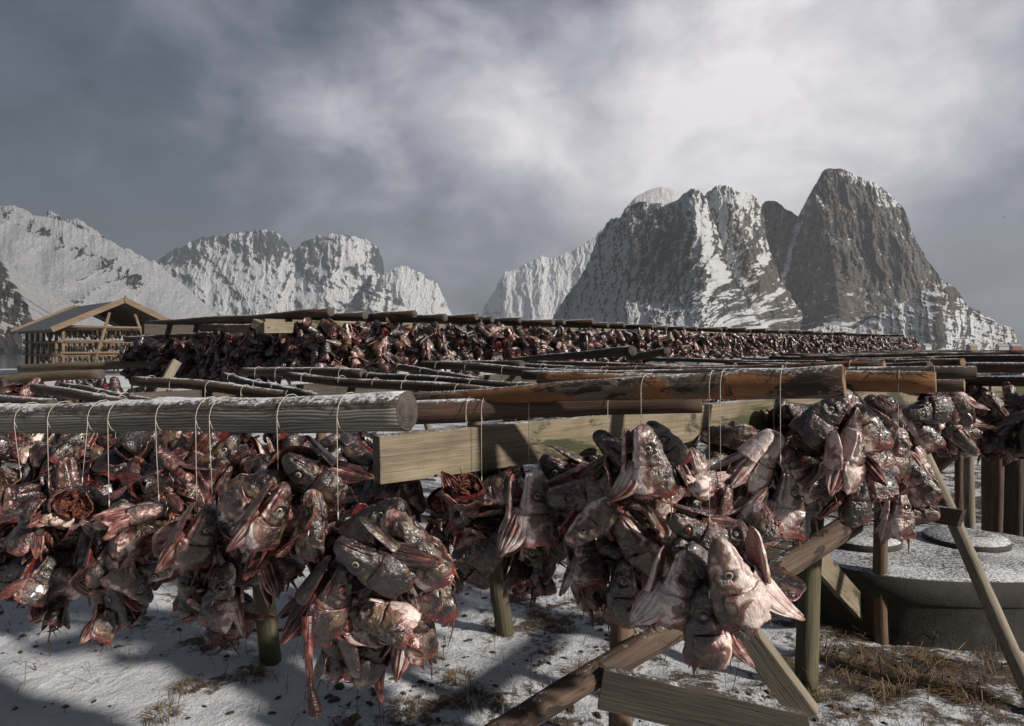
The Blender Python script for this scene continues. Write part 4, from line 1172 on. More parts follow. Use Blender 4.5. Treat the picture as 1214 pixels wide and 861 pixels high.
# ------------------------------------------------------------------ bunches of heads
def bunch(px, py0, py1, Y, n, desc, heroes=(), group=None, pole_i=None, protos=None, L=.33, shared=None, front=True, spread=1.0, tw=None, tone=None, frost=None):
    if pole_i is not None:
        pp, pr, pd = pole_pt(pole_i, px); Y = pp.y
        top = P(px, py0, Y); top.x = pp.x
        twine(pp, pr, pd, max(.1, pp.z - top.z), tw or ('twine loop holding the ' + desc), None if tw is None else GT)
    top = P(px, py0, Y); bot = P(px, py1, Y)
    H = top.z - bot.z
    grp = group or ('cod heads in the ' + desc)
    for h in heroes:
        (hx, hy, dy, th, phi, flip, roll, Lh, lab) = h[:9]
        kw = h[9] if len(h) > 9 else {}
        sn, do = hero_axes(th, phi, flip, roll)
        add_head(P(hx, hy, Y + dy), sn, do, Lh, lab, grp, protos, **kw)
    L_ = L * HS
    rows = max(2, int(round(H / .19)))
    az0 = random.random() * 6.28
    hp = [P(h[0], h[1], Y + h[2]) for h in heroes]
    placed = []
    tries = 0
    i = 0
    while i < n and tries < n * 14:
        tries += 1
        fr = (i + .5) / n + random.uniform(-.1, .1)
        az = az0 + i * 2.4 + tries * .37
        z = top.z - L_ * .32 - fr * max(.02, H - L_ * .75)
        rr_ = (.090 + random.uniform(-.025, .05)) * spread * (1.0 if .15 < fr < .85 else .72)
        pos = Vector((top.x + cos(az) * rr_, Y + sin(az) * rr_ * .85, z))
        if any((pos - q).length < L_ * .40 for q in hp) and tries < n * 9: continue
        if heroes and front and sin(az) < -.2 and tries < n * 9: continue
        if any((pos - q).length < L_ * .30 for q in placed) and tries < n * 7: continue
        i += 1
        placed.append(pos)
        radial = Vector((cos(az), sin(az), 0))
        tang = Vector((-sin(az), cos(az), 0))
        k = random.random()
        lean = radians(random.gauss(48, 22)) if fr < .35 else radians(random.gauss(24, 18))
        if k < .72:      # hung by the jaw: snout up and in, neck out and down
            sn = Vector((0, 0, 1)) * cos(lean) - radial * sin(lean) * random.choice((1, 1, -.8)) + tang * random.gauss(0, .3)
            word = 'snout up'
        elif k < .9:
            sn = radial * cos(.3) + Vector((0, 0, random.uniform(-.6, .4))) + tang * random.gauss(0, .4); word = 'snout outwards'
        else:
            sn = Vector((0, 0, -1)) * .8 + radial * .5 + tang * random.gauss(0, .3); word = 'snout down'
        do = radial * random.choice((1, 1, -.6)) + tang * random.gauss(0, 1.1) + Vector((0, 0, .3))
        if shared: lab = shared
        else:
            tier = 'upper' if fr < .36 else ('middle' if fr < .68 else 'lowest')
            sd = 'right' if cos(az) > .35 else ('left' if cos(az) < -.35 else ('front' if sin(az) < 0 else 'rear'))
            lab = f'cod head, {word}, {tier} {sd} of {desc}'
        kw = {}
        if tone is not None: kw['tone'] = min(1, max(0, random.gauss(tone, .2)))
        if frost is not None: kw['frost'] = frost
        add_head(pos, sn, do, L * random.uniform(.86, 1.12), lab, grp, protos, **kw)

PALE = dict(tone=.85); DARK = dict(tone=.12)
# left part, hung from the grey log
bunch(8, 585, 715, 3.3, 15, 'edge bunch cut off by the frame', pole_i=P1, L=.27, tone=.45)
bunch(76, 570, 742, 3.3, 16, 'second bunch along the grey log', pole_i=P1, L=.27, tone=.5)
bunch(147, 592, 752, 3.3, 16, 'third bunch along the grey log', pole_i=P1, L=.27, tone=.5)
bunch(250, 600, 758, 2.8, 9, 'fourth bunch along the grey log', spread=0.85, pole_i=P1, L=.30, heroes=[
    (236, 636, -.12, 66, 10, -1, 20, .345, 'purplish cod head with gold ringed eye over a ragged olive one', dict(tone=.5, k=0, frost=.1)),
    (262, 705, -.10, 78, -5, 1, 40, .31, 'golden olive cod head with torn fringe dangling low beside dark post', dict(tone=.75, k=4, frost=0)),
    (226, 700, .02, 95, 0, 1, 70, .29, 'pink cod head hanging low left of the golden olive one', dict(tone=.7, k=1)),
    (284, 655, .0, 120, 10, -1, 30, .29, 'dark red cod head right of the gold ringed eye', dict(tone=.3, k=3)),
])
bunch(345, 548, 690, 2.7, 7, 'fifth bunch along the grey log', spread=0.9, pole_i=P1, L=.31, heroes=[
    (322, 612, -.16, 62, 8, -1, 15, .33, 'cod head with staring white ringed eye in the middle of its bunch', dict(tone=.6, k=0, frost=.1)),
    (372, 622, -.10, 88, 0, 1, 120, .33, 'cod head showing one long pale gill flap beside the white ringed eye', dict(tone=.9, k=9, frost=.2)),
    (372, 566, -.05, 142, 12, 1, 10, .34, 'dark cod head pointing up left below the grey log', dict(tone=.1, k=2)),
    (300, 578, -.02, 25, 10, 1, 25, .33, 'pinkish cod head lying sideways at the top of its bunch', dict(tone=.65, k=4, frost=.4)),
])
b6 = 'big front bunch by the log end'
bunch(415, 605, 800, 2.5, 5, b6, pole_i=P1, spread=.8, L=.33, heroes=[
    (442, 668, -.20, 146, 16, 1, 5, .37, 'black cod head with orange ringed eye slanting across the front bunch', dict(tone=.06, k=2, frost=.1)),
    (447, 622, -.06, 42, 12, 1, 0, .34, 'dark cod head with yellow eye leaning to the planked beam end', dict(tone=.2, k=0)),
    (392, 708, -.14, 68, 5, -1, 20, .37, 'olive black cod head with a long pink gullet hanging below', dict(tone=.25, k=4, frost=.25)),
    (452, 735, -.08, 160, 0, 1, 60, .34, 'pink bellied cod head low in the front bunch under the black one', dict(tone=.85, k=0, frost=.1)),
    (494, 650, -.10, 128, 5, 1, 120, .42, 'cod head with wide white gill flaps spread below the beam end', dict(tone=1.0, k=9, frost=.25)),
    (512, 690, -.02, 100, 0, 1, 150, .37, 'purple pink gilled cod head under the wide white gill flaps', dict(tone=.75, k=10, frost=.1)),
    (494, 742, -.02, 92, 8, -1, 25, .34, 'bronze cod head with red eye hanging lowest at its bunch right', dict(tone=.55, k=0)),
    (438, 772, .04, 60, 0, 1, 40, .31, 'almost black cod head at the very bottom of the front bunch', dict(tone=.05, k=2)),
    (398, 768, .02, 95, 0, 1, 100, .29, 'dark pink cod head behind the hanging pink gullet', dict(tone=.5, k=1)),
])
# the gullet: part of the olive black head
host = [h for h in HEADS if 'gullet' in h['label']][0]
mb = MB()
g0 = P(366, 735, 2.28); pts = [P(364, 730, 2.30), P(365, 755, 2.29), P(366, 785, 2.28), P(368, 815, 2.28), P(371, 832, 2.28), P(373, 843, 2.28), P(374, 852, 2.28)]
mb.tube(pts, [.022, .019, .013, .012, .022, .027, .010], 14)
g = bpy.data.objects.new('gullet', mesh_from('gullet', [v for v in mb.v], mb.f, (M_FAN,), None, True)); COL.objects.link(g)
at = g.data.attributes.new('ru', 'FLOAT', 'POINT'); at.data.foreach_set('value', np.full(len(g.data.vertices), .35, dtype=np.float32))
at = g.data.attributes.new('rv', 'FLOAT', 'POINT'); at.data.foreach_set('value', np.linspace(0, .8, len(g.data.vertices)).astype(np.float32))
g['tone'] = .22; g['frost'] = 0.0
g.parent = host; g.matrix_parent_inverse = host.matrix_world.inverted()
tag(g, 'long pink gullet with a red bulb')

bunch(575, 565, 690, 3.0, 7, 'dim bunch under the pale beam', spread=0.8, pole_i=P2, L=.33, heroes=[
    (584, 585, -.10, 200, 5, -1, 10, .34, 'grey cod head with a ringed eye beneath the pale beam', dict(tone=.45, k=0)),
    (556, 597, -.12, 270, -40, 1, 0, .33, 'cod head turned to show its hollow orange neck', dict(tone=.5, k=1)),
    (590, 640, -.06, 60, 5, 1, 20, .32, 'red cod head below the grey one with ringed eye', dict(tone=.35, k=4)),
])
bunch(630, 563, 708, 3.0, 3, 'narrow bunch of long pale gills', spread=0.6, pole_i=P2, L=.33, heroes=[
    (634, 606, -.12, 92, -8, 1, 170, .42, 'cod head hanging belly out with long pale gill membranes', dict(tone=.95, k=9, frost=.15)),
    (630, 668, -.02, 86, 0, 1, 150, .36, 'bronze gilled cod head hanging lowest in the narrow pale bunch', dict(tone=.6, k=0)),
])
b9 = 'frosted bunch mid front row'
bunch(722, 572, 742, 3.0, 3, b9, spread=0.75, pole_i=P2, L=.33, heroes=[
    (668, 563, .10, 140, 10, 1, 10, .34, 'cod head with dark ringed eye just under the beam', dict(tone=.4, k=0, frost=.2)),
    (690, 586, -.10, 186, 5, 1, 30, .40, 'long frosted grey cod head lying level across the bunch top', dict(tone=.55, k=4, frost=1.0)),
    (765, 585, .0, 175, 5, 1, 140, .38, 'white gill flaps of a cod head spreading over the frosted bunch', dict(tone=.95, k=10, frost=.6)),
    (703, 618, -.14, 222, 5, 1, 40, .36, 'pale elongated cod head slanting below the level frosted one', dict(tone=.8, k=0, frost=.9)),
    (757, 645, -.14, 128, 12, 1, -10, .41, 'magenta faced cod head with black back in the frosted bunch', dict(tone=.6, k=2, frost=.2)),
    (738, 700, -.10, 88, 8, 1, 15, .37, 'olive cod head with pale ringed eye hanging above the round brace', dict(tone=.55, k=0, frost=0)),
    (698, 662, -.02, 100, -30, 1, 160, .36, 'cod head hollow with orange shreds pointing down', dict(tone=.85, k=1, frost=.4)),
    (772, 694, -.02, 100, 0, -1, 90, .31, 'cod head with pink frill at the bottom of the frosted bunch', dict(tone=.85, k=3)),
])
bunch(765, 498, 600, 3.7, 7, 'small pale bunch against the beam', L=.32, pole_i=P3, heroes=[
    (770, 548, -.10, 100, 0, 1, 150, .38, 'pale pink cod head with white gills hanging against the beam', dict(tone=.9, k=10, frost=.3))])
b11 = 'largest bunch above the low plank'
bunch(845, 612, 798, 2.7, 2, b11, spread=0.7, pole_i=P3, L=.33, heroes=[
    (868, 690, -.24, 112, 14, 1, 12, .43, 'large pink cod head with open lips and round eye nearest the camera', dict(tone=.97, k=2, frost=.15)),
    (836, 742, -.12, 96, 8, 1, 10, .38, 'black backed cod head with pale snout below the large pink one', dict(tone=.5, k=0, frost=0)),
    (806, 700, -.06, 80, 0, 1, 150, .38, 'cod head with broad white gill flaps left of the large pink one', dict(tone=.95, k=9, frost=.15)),
    (826, 632, .0, 150, 5, 1, 20, .34, 'dusky frosted cod head on top of the largest bunch', dict(tone=.35, k=4, frost=.7)),
    (886, 630, -.02, 200, 0, 1, 60, .32, 'tan cod head on top right of the largest bunch', dict(tone=.75, k=1, frost=.5)),
    (893, 672, .06, 110, 0, -1, 40, .32, 'shadowed cod head behind the large pink one', dict(tone=.25, k=3)),
])
bunch(920, 508, 650, 3.3, 4, 'pink bunch left of black snouts', spread=0.75, pole_i=P4, L=.31, heroes=[
    (903, 545, -.14, 58, 10, -1, 30, .36, 'rose pink cod head with smooth cheek and cut neck', dict(tone=.9, k=4, frost=.1)),
    (948, 560, -.10, 128, 0, 1, 140, .40, 'cod head with two long rosy gill flaps hanging right', dict(tone=.9, k=10)),
    (934, 600, -.12, 85, -5, 1, 165, .40, 'cod head with a bright cream gill fan hanging upright', dict(tone=1.0, k=9)),
    (893, 592, -.02, 60, 0, 1, 80, .30, 'orange brown cod head under the rose pink one', dict(tone=.6, k=0)),
])
bunch(1003, 478, 630, 3.15, 4, 'gape mouthed bunch under orange logs', spread=0.75, pole_i=P4, L=.31, heroes=[
    (1006, 545, -.16, 82, 10, -1, 15, .34, 'gape mouthed cod head with gold eye staring out', dict(tone=.85, k=2, frost=.05)),
    (975, 497, -.08, 48, 8, 1, 0, .34, 'black cod head pointing up beneath the orange logs', dict(tone=.03, k=0)),
    (1018, 500, -.04, 118, 0, 1, 150, .40, 'cod head with twin pale gill blades under the orange logs', dict(tone=.95, k=10)),
    (975, 545, .02, 10, 10, 1, 60, .30, 'pink tongue like cod head left of the gape mouthed one', dict(tone=.75, k=3)),
    (1036, 560, .02, 95, -20, 1, 170, .32, 'brown hollow cod head right of the gape mouthed one', dict(tone=.5, k=4)),
])
bunch(1072, 505, 640, 3.75, 7, 'bunch before the slanting pale brace', spread=0.8, pole_i=P6, L=.31, heroes=[
    (1064, 538, -.14, 84, 8, 1, 150, .36, 'pink cod head hanging belly out before the slanting brace', dict(tone=.9, k=4)),
    (1088, 570, -.10, 120, 0, 1, 130, .36, 'pink gilled cod head lower down by the slanting brace', dict(tone=.8, k=1)),
    (1068, 612, -.10, 88, 0, 1, 160, .34, 'small pale snouted cod head lowest by the slanting brace', dict(tone=.9, k=0)),
    (1098, 486, -.02, 185, 10, 1, 10, .36, 'blackish cod head lying level under the log ends', dict(tone=.1, k=2)),
    (1092, 512, .02, 130, 0, 1, 140, .34, 'cod head with creamy gill blades under the level black one', dict(tone=.9, k=10)),
])
# right, behind
gR = 'bunch of heads at the right before the brown posts'
bunch(1128, 460, 545, 5.3, 11, 'round bunch left of brown posts', protos=PROTO1, L=.33)
bunch(1160, 458, 540, 5.6, 11, 'round bunch hiding post tops', protos=PROTO1, L=.33)
bunch(1192, 458, 545, 5.3, 11, 'bunch next to the frame edge', protos=PROTO1, L=.33)
bunch(1222, 458, 545, 5.2, 9, 'rightmost bunch at the frame edge', protos=PROTO1, L=.33)
shR = 'cod head in the back row under the right hand logs'
for px, a, b, Y in ((1105, 462, 520, 5.4), (1050, 468, 540, 4.4), (1160, 456, 500, 8.0), (1122, 456, 500, 7.6), (1205, 452, 500, 8.2)):
    bunch(px, a, b, Y, 5, '', group=shR.replace('head', 'heads'), protos=PROTO1, L=.31, shared=shR)
shM = 'dim frosted cod head in the row behind the largest bunch'
for px, a, b, Y in ((818, 530, 640, 3.7), (870, 490, 610, 4.0), (905, 478, 560, 4.4), (950, 470, 560, 4.2)):
    bunch(px, a, b, Y, 8, '', group=shM.replace('head', 'heads'), protos=PROTO1, L=.36, shared=shM, frost=.6)
shL = 'dim cod head in the second row behind the grey log'
for px, a, b, Y in ((25, 505, 600, 4.4), (95, 505, 605, 4.3), (165, 508, 605, 4.2), (235, 508, 610, 4.1), (290, 510, 600, 4.3), (345, 515, 600, 4.1), (400, 510, 610, 4.0), (460, 520, 640, 3.8)):
    bunch(px, a, b, Y, 8, '', group=shL.replace('head', 'heads'), protos=PROTO1, L=.36, shared=shL, tone=.32)
# loose twine strands behind the grey log and on the mid logs
shT = 'short pale twine loop tied over a log in the mid rack'
for i in (P9, P10, P11, P12, P14, P15, P16, P17, P18, P19, P20, P7, P8, P25):
    A, B, r1, r2 = POLES[i]; n = max(2, int((B - A).length / .42))
    for k in range(n):
        t = (k + .5 + random.uniform(-.2, .2)) / n
        twine(A.lerp(B, t), r1 + (r2 - r1) * t, (B - A).normalized(), random.uniform(.16, .3), shT, 'twine loops in the mid rack', 0, .0016)
shG = 'thin pale twine loop over the grey log'
for px, py in ((37, 560), (123, 565), (203, 585), (266, 590)):
    pp, pr, pd = pole_pt(P1, px)
    twine(pp, pr, pd, pp.z - P(px, py, pp.y).z, shG, 'spare twine loops on the grey log', random.uniform(-.03, .03))
for i, px, py in ((P2, 557, 520), (P3, 858, 560), (P3, 928, 540), (P4, 1066, 510)):
    pp, pr, pd = pole_pt(i, px)
    twine(pp, pr, pd, pp.z - P(px, py, pp.y).z, 'thin twine strand over an orange or brown log near the beam', 'spare twine loops near the beam')

# ------------------------------------------------------------------ the far mass of heads (stuff)
def low_head(protos):
    vs_, fs_, ds, rd = [], [], [], []
    off = 0
    for (nm, me, par, lm) in protos:
        if nm in ('pupil', 'eye'): continue
        v = np.empty(len(me.vertices) * 3, dtype=np.float32); me.vertices.foreach_get('co', v); v = v.reshape(-1, 3)
        d = np.full(len(v), .15); r = np.full(len(v), .35)
        if nm == 'skin' or nm == 'lower_jaw':
            for nme, arr in (('dors', d), ('red', r)):
                b = np.empty(len(v), dtype=np.float32); me.attributes[nme].data.foreach_get('value', b); arr[:] = b
        if nm == 'flesh': r[:] = 1.0; d[:] = .3
        if nm == 'gill_cover': d[:] = .30
        vs_.append(v); ds.append(d); rd.append(r)
        for p in me.polygons:
            q = list(p.vertices)
            if len(q) == 3: q = q + [q[2]]
            if len(q) == 4: fs_.append([i + off for i in q])
        off += len(v)
    fs_ = [f for f in fs_ if len(set(f)) == 4]
    return np.concatenate(vs_), np.array(fs_), np.concatenate(ds), np.concatenate(rd)
LOW = [low_head(p) for p in PROTO2]; MIDL = [low_head(p) for p in PROTO1]
AV, AF, AD, AR, AT = [], [], [], [], []
cnt = [0]
def stuff_head(pos, sn, do, L, lib):
    v, f, d, r = lib[random.randrange(len(lib))]
    M = axes_matrix(Vector(pos), sn, do)
    R3 = np.array(M.to_3x3()) * L
    w_ = v @ R3.T + np.array(pos)
    AF.append(f + cnt[0]); cnt[0] += len(v)
    AV.append(w_); AD.append(d); AR.append(r * random.uniform(.5, 1.2)); AT.append(np.full(len(v), min(1, max(0, random.gauss(.27, .22)))))
def stuff_bunch(x, y, ztop, n, L, lib, H=.5):
    a0 = random.random() * 6
    for i in range(n):
        az = a0 + i * 2.4; fr = (i + .5) / n
        rad = random.uniform(.04, .13)
        pos = (x + cos(az) * rad, y + sin(az) * rad, ztop - .1 - fr * H)
        radial = Vector((cos(az), sin(az), 0))
        lean = random.gauss(.6, .4)
        sn = Vector((0, 0, 1)) * cos(lean) - radial * sin(lean) if random.random() < .6 else radial + Vector((0, 0, random.uniform(-.8, .5)))
        stuff_head(pos, sn, radial * random.choice((1, -1)) + Vector((random.gauss(0, .7), random.gauss(0, .7), .2)), L * random.uniform(.85, 1.15), lib)
for px, a, b, Y in ((540, 550, 690, 3.9), (660, 545, 640, 4.2), (700, 545, 640, 4.4), (600, 545, 650, 4.0), (750, 520, 640, 4.6),
                                        (60, 500, 590, 5.0), (130, 500, 590, 5.1), (200, 500, 590, 4.9), (270, 500, 590, 5.0), (340, 500, 600, 4.8), (420, 505, 600, 5.0), (-30, 510, 640, 4.0), (110, 545, 640, 4.1), (50, 560, 660, 4.0), (190, 545, 640, 3.9)):
    q0 = P(px, a, Y); q1 = P(px, b, Y)
    stuff_bunch(q0.x, q0.y, q0.z + .05, 12, .26, MIDL, q0.z - q1.z - .1)
for row in (0, 1):
    t = -.1
    while t < 42:
        q = uppt(t + random.uniform(-.05, .05), .12 - row * .42 + random.uniform(-.06, .06))
        near = q.y < 16
        stuff_bunch(q.x, q.y, q.z + .10, (10 if near else 7), .235, MIDL if (q.y < 11 and row == 0) else LOW, .55)
        t += .36 if near else .40
for row in (0, 1, 2):
    for k in range(17):
        q = uppt(-.15 + row * .45, -.4 - k * .27 + random.uniform(-.06, .06))
        stuff_bunch(q.x, q.y, q.z + .08 - k * .012, 10, .235, MIDL if row == 0 else LOW, .55)
# left, before the shed
for k in range(34):
    px = random.uniform(-10, 190); Y = random.uniform(7.8, 11)
    q = P(px, 451, Y); stuff_bunch(q.x, q.y, q.z + .04, 6, .27, LOW, .45)
# under the mid logs
for k in range(60):
    tb = random.uniform(2.5, 14); q = Vector((.6, 3.6, 0)) + DB * tb - DP * random.uniform(.4, 3.5)
    stuff_bunch(q.x, q.y, 1.42, 6, .28, LOW, .45)
for k in range(40):
    tb = random.uniform(5, 20); q = Vector((1.8, 2.9, 0)) + DB * tb + DP * random.uniform(-.8, 0.2)
    stuff_bunch(q.x, q.y, 1.46, 6, .28, LOW, .45)
me = mesh_from('hanging_fish_heads', np.concatenate(AV), np.concatenate(AF), (M_SKINS,), None, True,
               {'dors': np.concatenate(AD), 'red': np.concatenate(AR), 'tone': np.concatenate(AT), 'eyed': np.zeros(cnt[0])})
tag(link(bpy.data.objects.new('hanging_fish_heads', me)), 'curtain of dried cod heads along the tall far rack and under distant logs', 'fish heads', None, 'stuff')

# ================================================================== CONCRETE TANK
def concrete_mat():
    m = NT('frosted_concrete'); co = m.objco(False)
    a = m.noise(co, 6, 5, .6); b = m.noise(co, 60, 4, .7); c = m.noise(co, 1.8, 4)
    col = m.ramp(m.math('ADD', m.math('MULTIPLY', a, .6), m.math('MULTIPLY', b, .4)), [(.3, (.022, .020, .017)), (.55, (.050, .046, .039)), (.75, (.085, .079, .068))])
    col = m.mix(m.math('MULTIPLY', m.mr(c, .45, .7), .5), col, (.06, .056, .046))
    up = m.upness()
    ff = m.math('MULTIPLY', m.mr(up, .6, .9), m.mr(m.math('ADD', m.math('MULTIPLY', b, .8), m.math('MULTIPLY', c, .4)), .48, .72))
    col = m.mix(m.math('MULTIPLY', ff, .72), col, SNOW)
    return m.fin(col, .85, m.bump(b, .5, .006), .25)
M_CONC = concrete_mat()
tc = P(1110, 657, 5.15); tc.z = 0
tank = empty('septic_tank', (tc.x, tc.y, 0))
tag(tank, 'oval concrete tank with two round lids dusted with snow', 'concrete tank')
def oval_ring(a, b, z, n=72, p=2.4):
    return [(a * math.copysign(abs(cos(t)) ** (2 / p), cos(t)), b * math.copysign(abs(sin(t)) ** (2 / p), sin(t)), z) for t in [2 * pi * k / n for k in range(n)]]
def lathe_oval(prof, n=72, p=2.4):
    mb = MB(); V = []
    for a, b, z in prof: V += oval_ring(a, b, z, n, p)
    V.append((0, 0, prof[-1][2] + .004)); c = len(V) - 1
    fc = [tuple(f) for f in grid_faces(len(prof), n, True)]
    fc += [((len(prof) - 1) * n + k, (len(prof) - 1) * n + (k + 1) % n, c) for k in range(n)]
    mb.add(V, fc); return mb
zt_ = .46
ta, tb_ = 1.02, .70
lathe_oval([(ta * .97, tb_ * .97, -.3), (ta * .97, tb_ * .97, zt_ - .18), (ta * .975, tb_ * .975, zt_ - .175)]).build('body', (M_CONC,), tank)
lathe_oval([(ta * .99, tb_ * .99, zt_ - .172), (ta, tb_, zt_ - .165), (ta, tb_, zt_ - .015), (ta * .985, tb_ * .985, zt_), (ta * .6, tb_ * .6, zt_ + .02), (ta * .3, tb_ * .3, zt_ + .03)]).build('cover_slab', (M_CONC,), tank)
for dx, dy, r in ((-.50, .12, .275), (.30, .12, .29)):
    lid = lathe_oval([(r * .97, r * .97, 0), (r, r, .008), (r, r, .05), (r * .97, r * .97, .06), (r * .5, r * .5, .066)], 48, 2.0).build('lid', (M_CONC,), tank, (dx, dy, zt_ + .012))
    mb = MB(); mb.tube([(-.05, 0, 0), (-.04, 0, .012), (.04, 0, .012), (.05, 0, 0)], .006, 6)
    mb.build('lid_handle', (simple('rusty_iron', (.06, .035, .025), (.13, .07, .04)),), lid, (r * .3, -.05, .058))

# ================================================================== DRYING SHED
SH = P(144, 437, 45); SH.z = .45
SHR = atan2(DB.y, DB.x) - radians(5)
shed = empty('drying_shed', SH, SHR)
tag(shed, 'open sided timber drying shed with dark pitched roof before the snow slope', 'drying shed')
M_ROOF = simple('dark_roofing_felt', (.055, .060, .066), (.10, .105, .115), 3, .6)
hw, Ls, he, ha = 3.3, 9.6, 2.75, 4.45     # local: X across the gable, -? Y runs back (left/away)
# local Y: rotate so +Y local = direction away-left = (-DB.y, DB.x) = (-.78,.62)
def sp(x, y, z): return (x, y, z)
oh = .75
mb = MB()
for sgn in (-1, 1):
    e0 = Vector((sgn * (hw + oh), -.7, he - .28)); a0 = Vector((0, -.7, ha)); e1 = Vector((sgn * (hw + oh), Ls + .7, he - .28)); a1 = Vector((0, Ls + .7, ha))
    up = Vector((0, 0, .09))
    V = [e0, a0, a1, e1, e0 + up, a0 + up, a1 + up, e1 + up]
    mb.add(V, [(0, 1, 2, 3), (7, 6, 5, 4), (0, 4, 5, 1), (1, 5, 6, 2), (2, 6, 7, 3), (3, 7, 4, 0)])
roof = mb.build('roof', (M_ROOF,), shed, smooth=False)
def slog(name, A, B, r, mat=M_TAN, parent=shed):
    mb = MB(); A = Vector(A); B = Vector(B)
    mb.tube([A, A.lerp(B, .5), B], [r, r * .96, r * .92], 8)
    return mb.build(name, (mat,), parent)
def sboard(name, A, B, w, h, parent=shed, mat=M_TAN):
    A = Vector(A); B = Vector(B); M = axes_matrix(A, B - A, (0, 0, 1)); mb = MB()
    mb.box((0, -w / 2, -h / 2), ((B - A).length, w / 2, h / 2), 0, M)
    return mb.build(name, (mat,), parent, smooth=False)
for sgn in (-1, 1):
    sboard('bargeboard', (sgn * (hw + oh + .03), -.74, he - .22), (sgn * .02, -.74, ha + .08), .06, .34)
    sboard('bargeboard', (sgn * (hw + oh + .03), Ls + .74, he - .22), (sgn * .02, Ls + .74, ha + .08), .06, .34)
sboard('ridge_finial', (0, -.78, ha + .0), (0, -.78, ha + .38), .12, .12)
for k in range(7):
    y = k * Ls / 6
    for sgn in (-1, 1):
        slog('post', (sgn * hw, y, -.3), (sgn * hw, y, he), .105)
    slog('tie_beam', (-hw - .3, y + .15, he), (hw + .3, y + .15, he), .09)
    if k % 2 == 0 or k == 8:
        slog('rafter_strut', (-.85, y - .02, 0), (-.05 - .55, y - .02, ha - .5), .1) if False else None
for sgn in (-1, 1):
    slog('wall_plate', (sgn * hw, -.6, he + .02), (sgn * hw, Ls + .6, he + .02), .1)
    for z in (.12, .95, 1.8): slog('side_rail', (sgn * (hw + .15), -.3, z), (sgn * (hw + .15), Ls + .3, z), .075)
slog('gable_strut', (-1.75, -.16, -.1), (-.75, -.16, ha - .75), .10)
slog('gable_strut', (1.95, -.16, -.1), (.75, -.16, ha - .75), .10)
slog('gable_post', (.55, -.12, -.3), (.55, -.12, 1.25), .11); slog('gable_post', (2.45, -.1, 1.3), (2.9, -.1, he), .09)
for z in (.15, 1.1, 1.85, he): slog('gable_rail', (-hw - .2, -.2, z), (hw + .2, -.2, z), .08)
for k in range(10):
    y = .6 + k * .9
    for z in (.9, 1.75, 2.6):
        slog('drying_pole', (-hw - .1, y, z), (hw + .1, y, z), .055)
    for z in (1.3, 2.15):
        if k % 3 == 0: slog('inner_post', (random.uniform(-1.5, 1.5), y, -.2), (random.uniform(-1.5, 1.5), y, he), .06, M_POSTB)
# fish tied in pairs under the shed's poles: part of what shows dark between the rails
for k in range(13):
    y = .4 + k * .7
    slog('eave_rafter', (-hw - oh + .1, y, he - .36), (-.2, y, ha - .12), .05)
    slog('eave_rafter', (hw + oh - .1, y, he - .36), (.2, y, ha - .12), .05)
M_STOCK = simple('dried_fish_skin', (.06, .045, .035), (.16, .125, .09), 8)
fishpairs = []
for k in range(10):
    y = .6 + k * .9
    for z in (.9, 1.75, 2.6):
        mb = MB()
        x = -hw + .3
        while x < hw - .2:
            if random.random() < .7:
                l = random.uniform(.45, .62)
                mb.tube([(x, y, z + .03), (x, y + .05, z - l * .35), (x + random.uniform(-.03, .03), y + .05, z - l)], [.03, .075, .015], 5)
            x += random.uniform(.22, .36)
        fo = mb.build('stockfish', (M_STOCK,), None, (0, 0, 0))
        fo.matrix_world = shed.matrix_basis.copy() if False else Matrix.Translation(SH) @ Matrix.Rotation(SHR, 4, 'Z')
        fishpairs.append(fo)
# one mass of drying fish inside the shed
bm = bmesh.new()
for fo in fishpairs:
    bm.from_mesh(fo.data)
meS = bpy.data.meshes.new('stockfish'); bm.to_mesh(meS); bm.free(); meS.materials.append(M_STOCK)
mw = fishpairs[0].matrix_world.copy()
for fo in fishpairs: bpy.data.objects.remove(fo)
so_ = bpy.data.objects.new('stockfish', meS); COL.objects.link(so_); so_.matrix_world = mw
tag(so_, 'dark rows of fish drying inside the open timber shed', 'drying fish', None, 'stuff')

# ================================================================== GRASS, LITTER, STEMS
M_GRASS = simple('dead_grass', (.06, .038, .018), (.20, .135, .068), 30, .8)
def tuft_mesh(seed, n, h, r, name='blades'):
    rs = random.Random(seed); mb = MB()
    for k in range(n):
        a = rs.random() * 2 * pi; q = r * sqrt(rs.random())
        b = Vector((cos(a) * q, sin(a) * q, -.02))
        lean = rs.uniform(.3, 1.5); l = h * rs.uniform(.5, 1.2); d = Vector((cos(a + rs.gauss(0, .8)), sin(a + rs.gauss(0, .8)), 0))
        pts = [b, b + d * (l * .25 * lean) + Vector((0, 0, l * .45)), b + d * (l * .7 * lean) + Vector((0, 0, l * (.75 - .35 * lean))), b + d * (l * 1.1 * lean) + Vector((0, 0, max(.01, l * (.85 - .75 * lean))))]
        wv = Vector((-d.y, d.x, 0)) * rs.uniform(.0014, .003)
        V = []
        for i, p in enumerate(pts):
            s_ = (1, .9, .6, .1)[i]
            V += [p - wv * s_, p + wv * s_]
        mb.add(V, [(0, 1, 3, 2), (2, 3, 5, 4), (4, 5, 7, 6)])
    return mesh_from(name, mb.v, mb.f, (M_GRASS,), None, True)
TM = [tuft_mesh(s, 190, .12, .10, 'grass_tuft') for s in range(4)]
lab = 'small dry brown grass tuft poking through the thin snow'
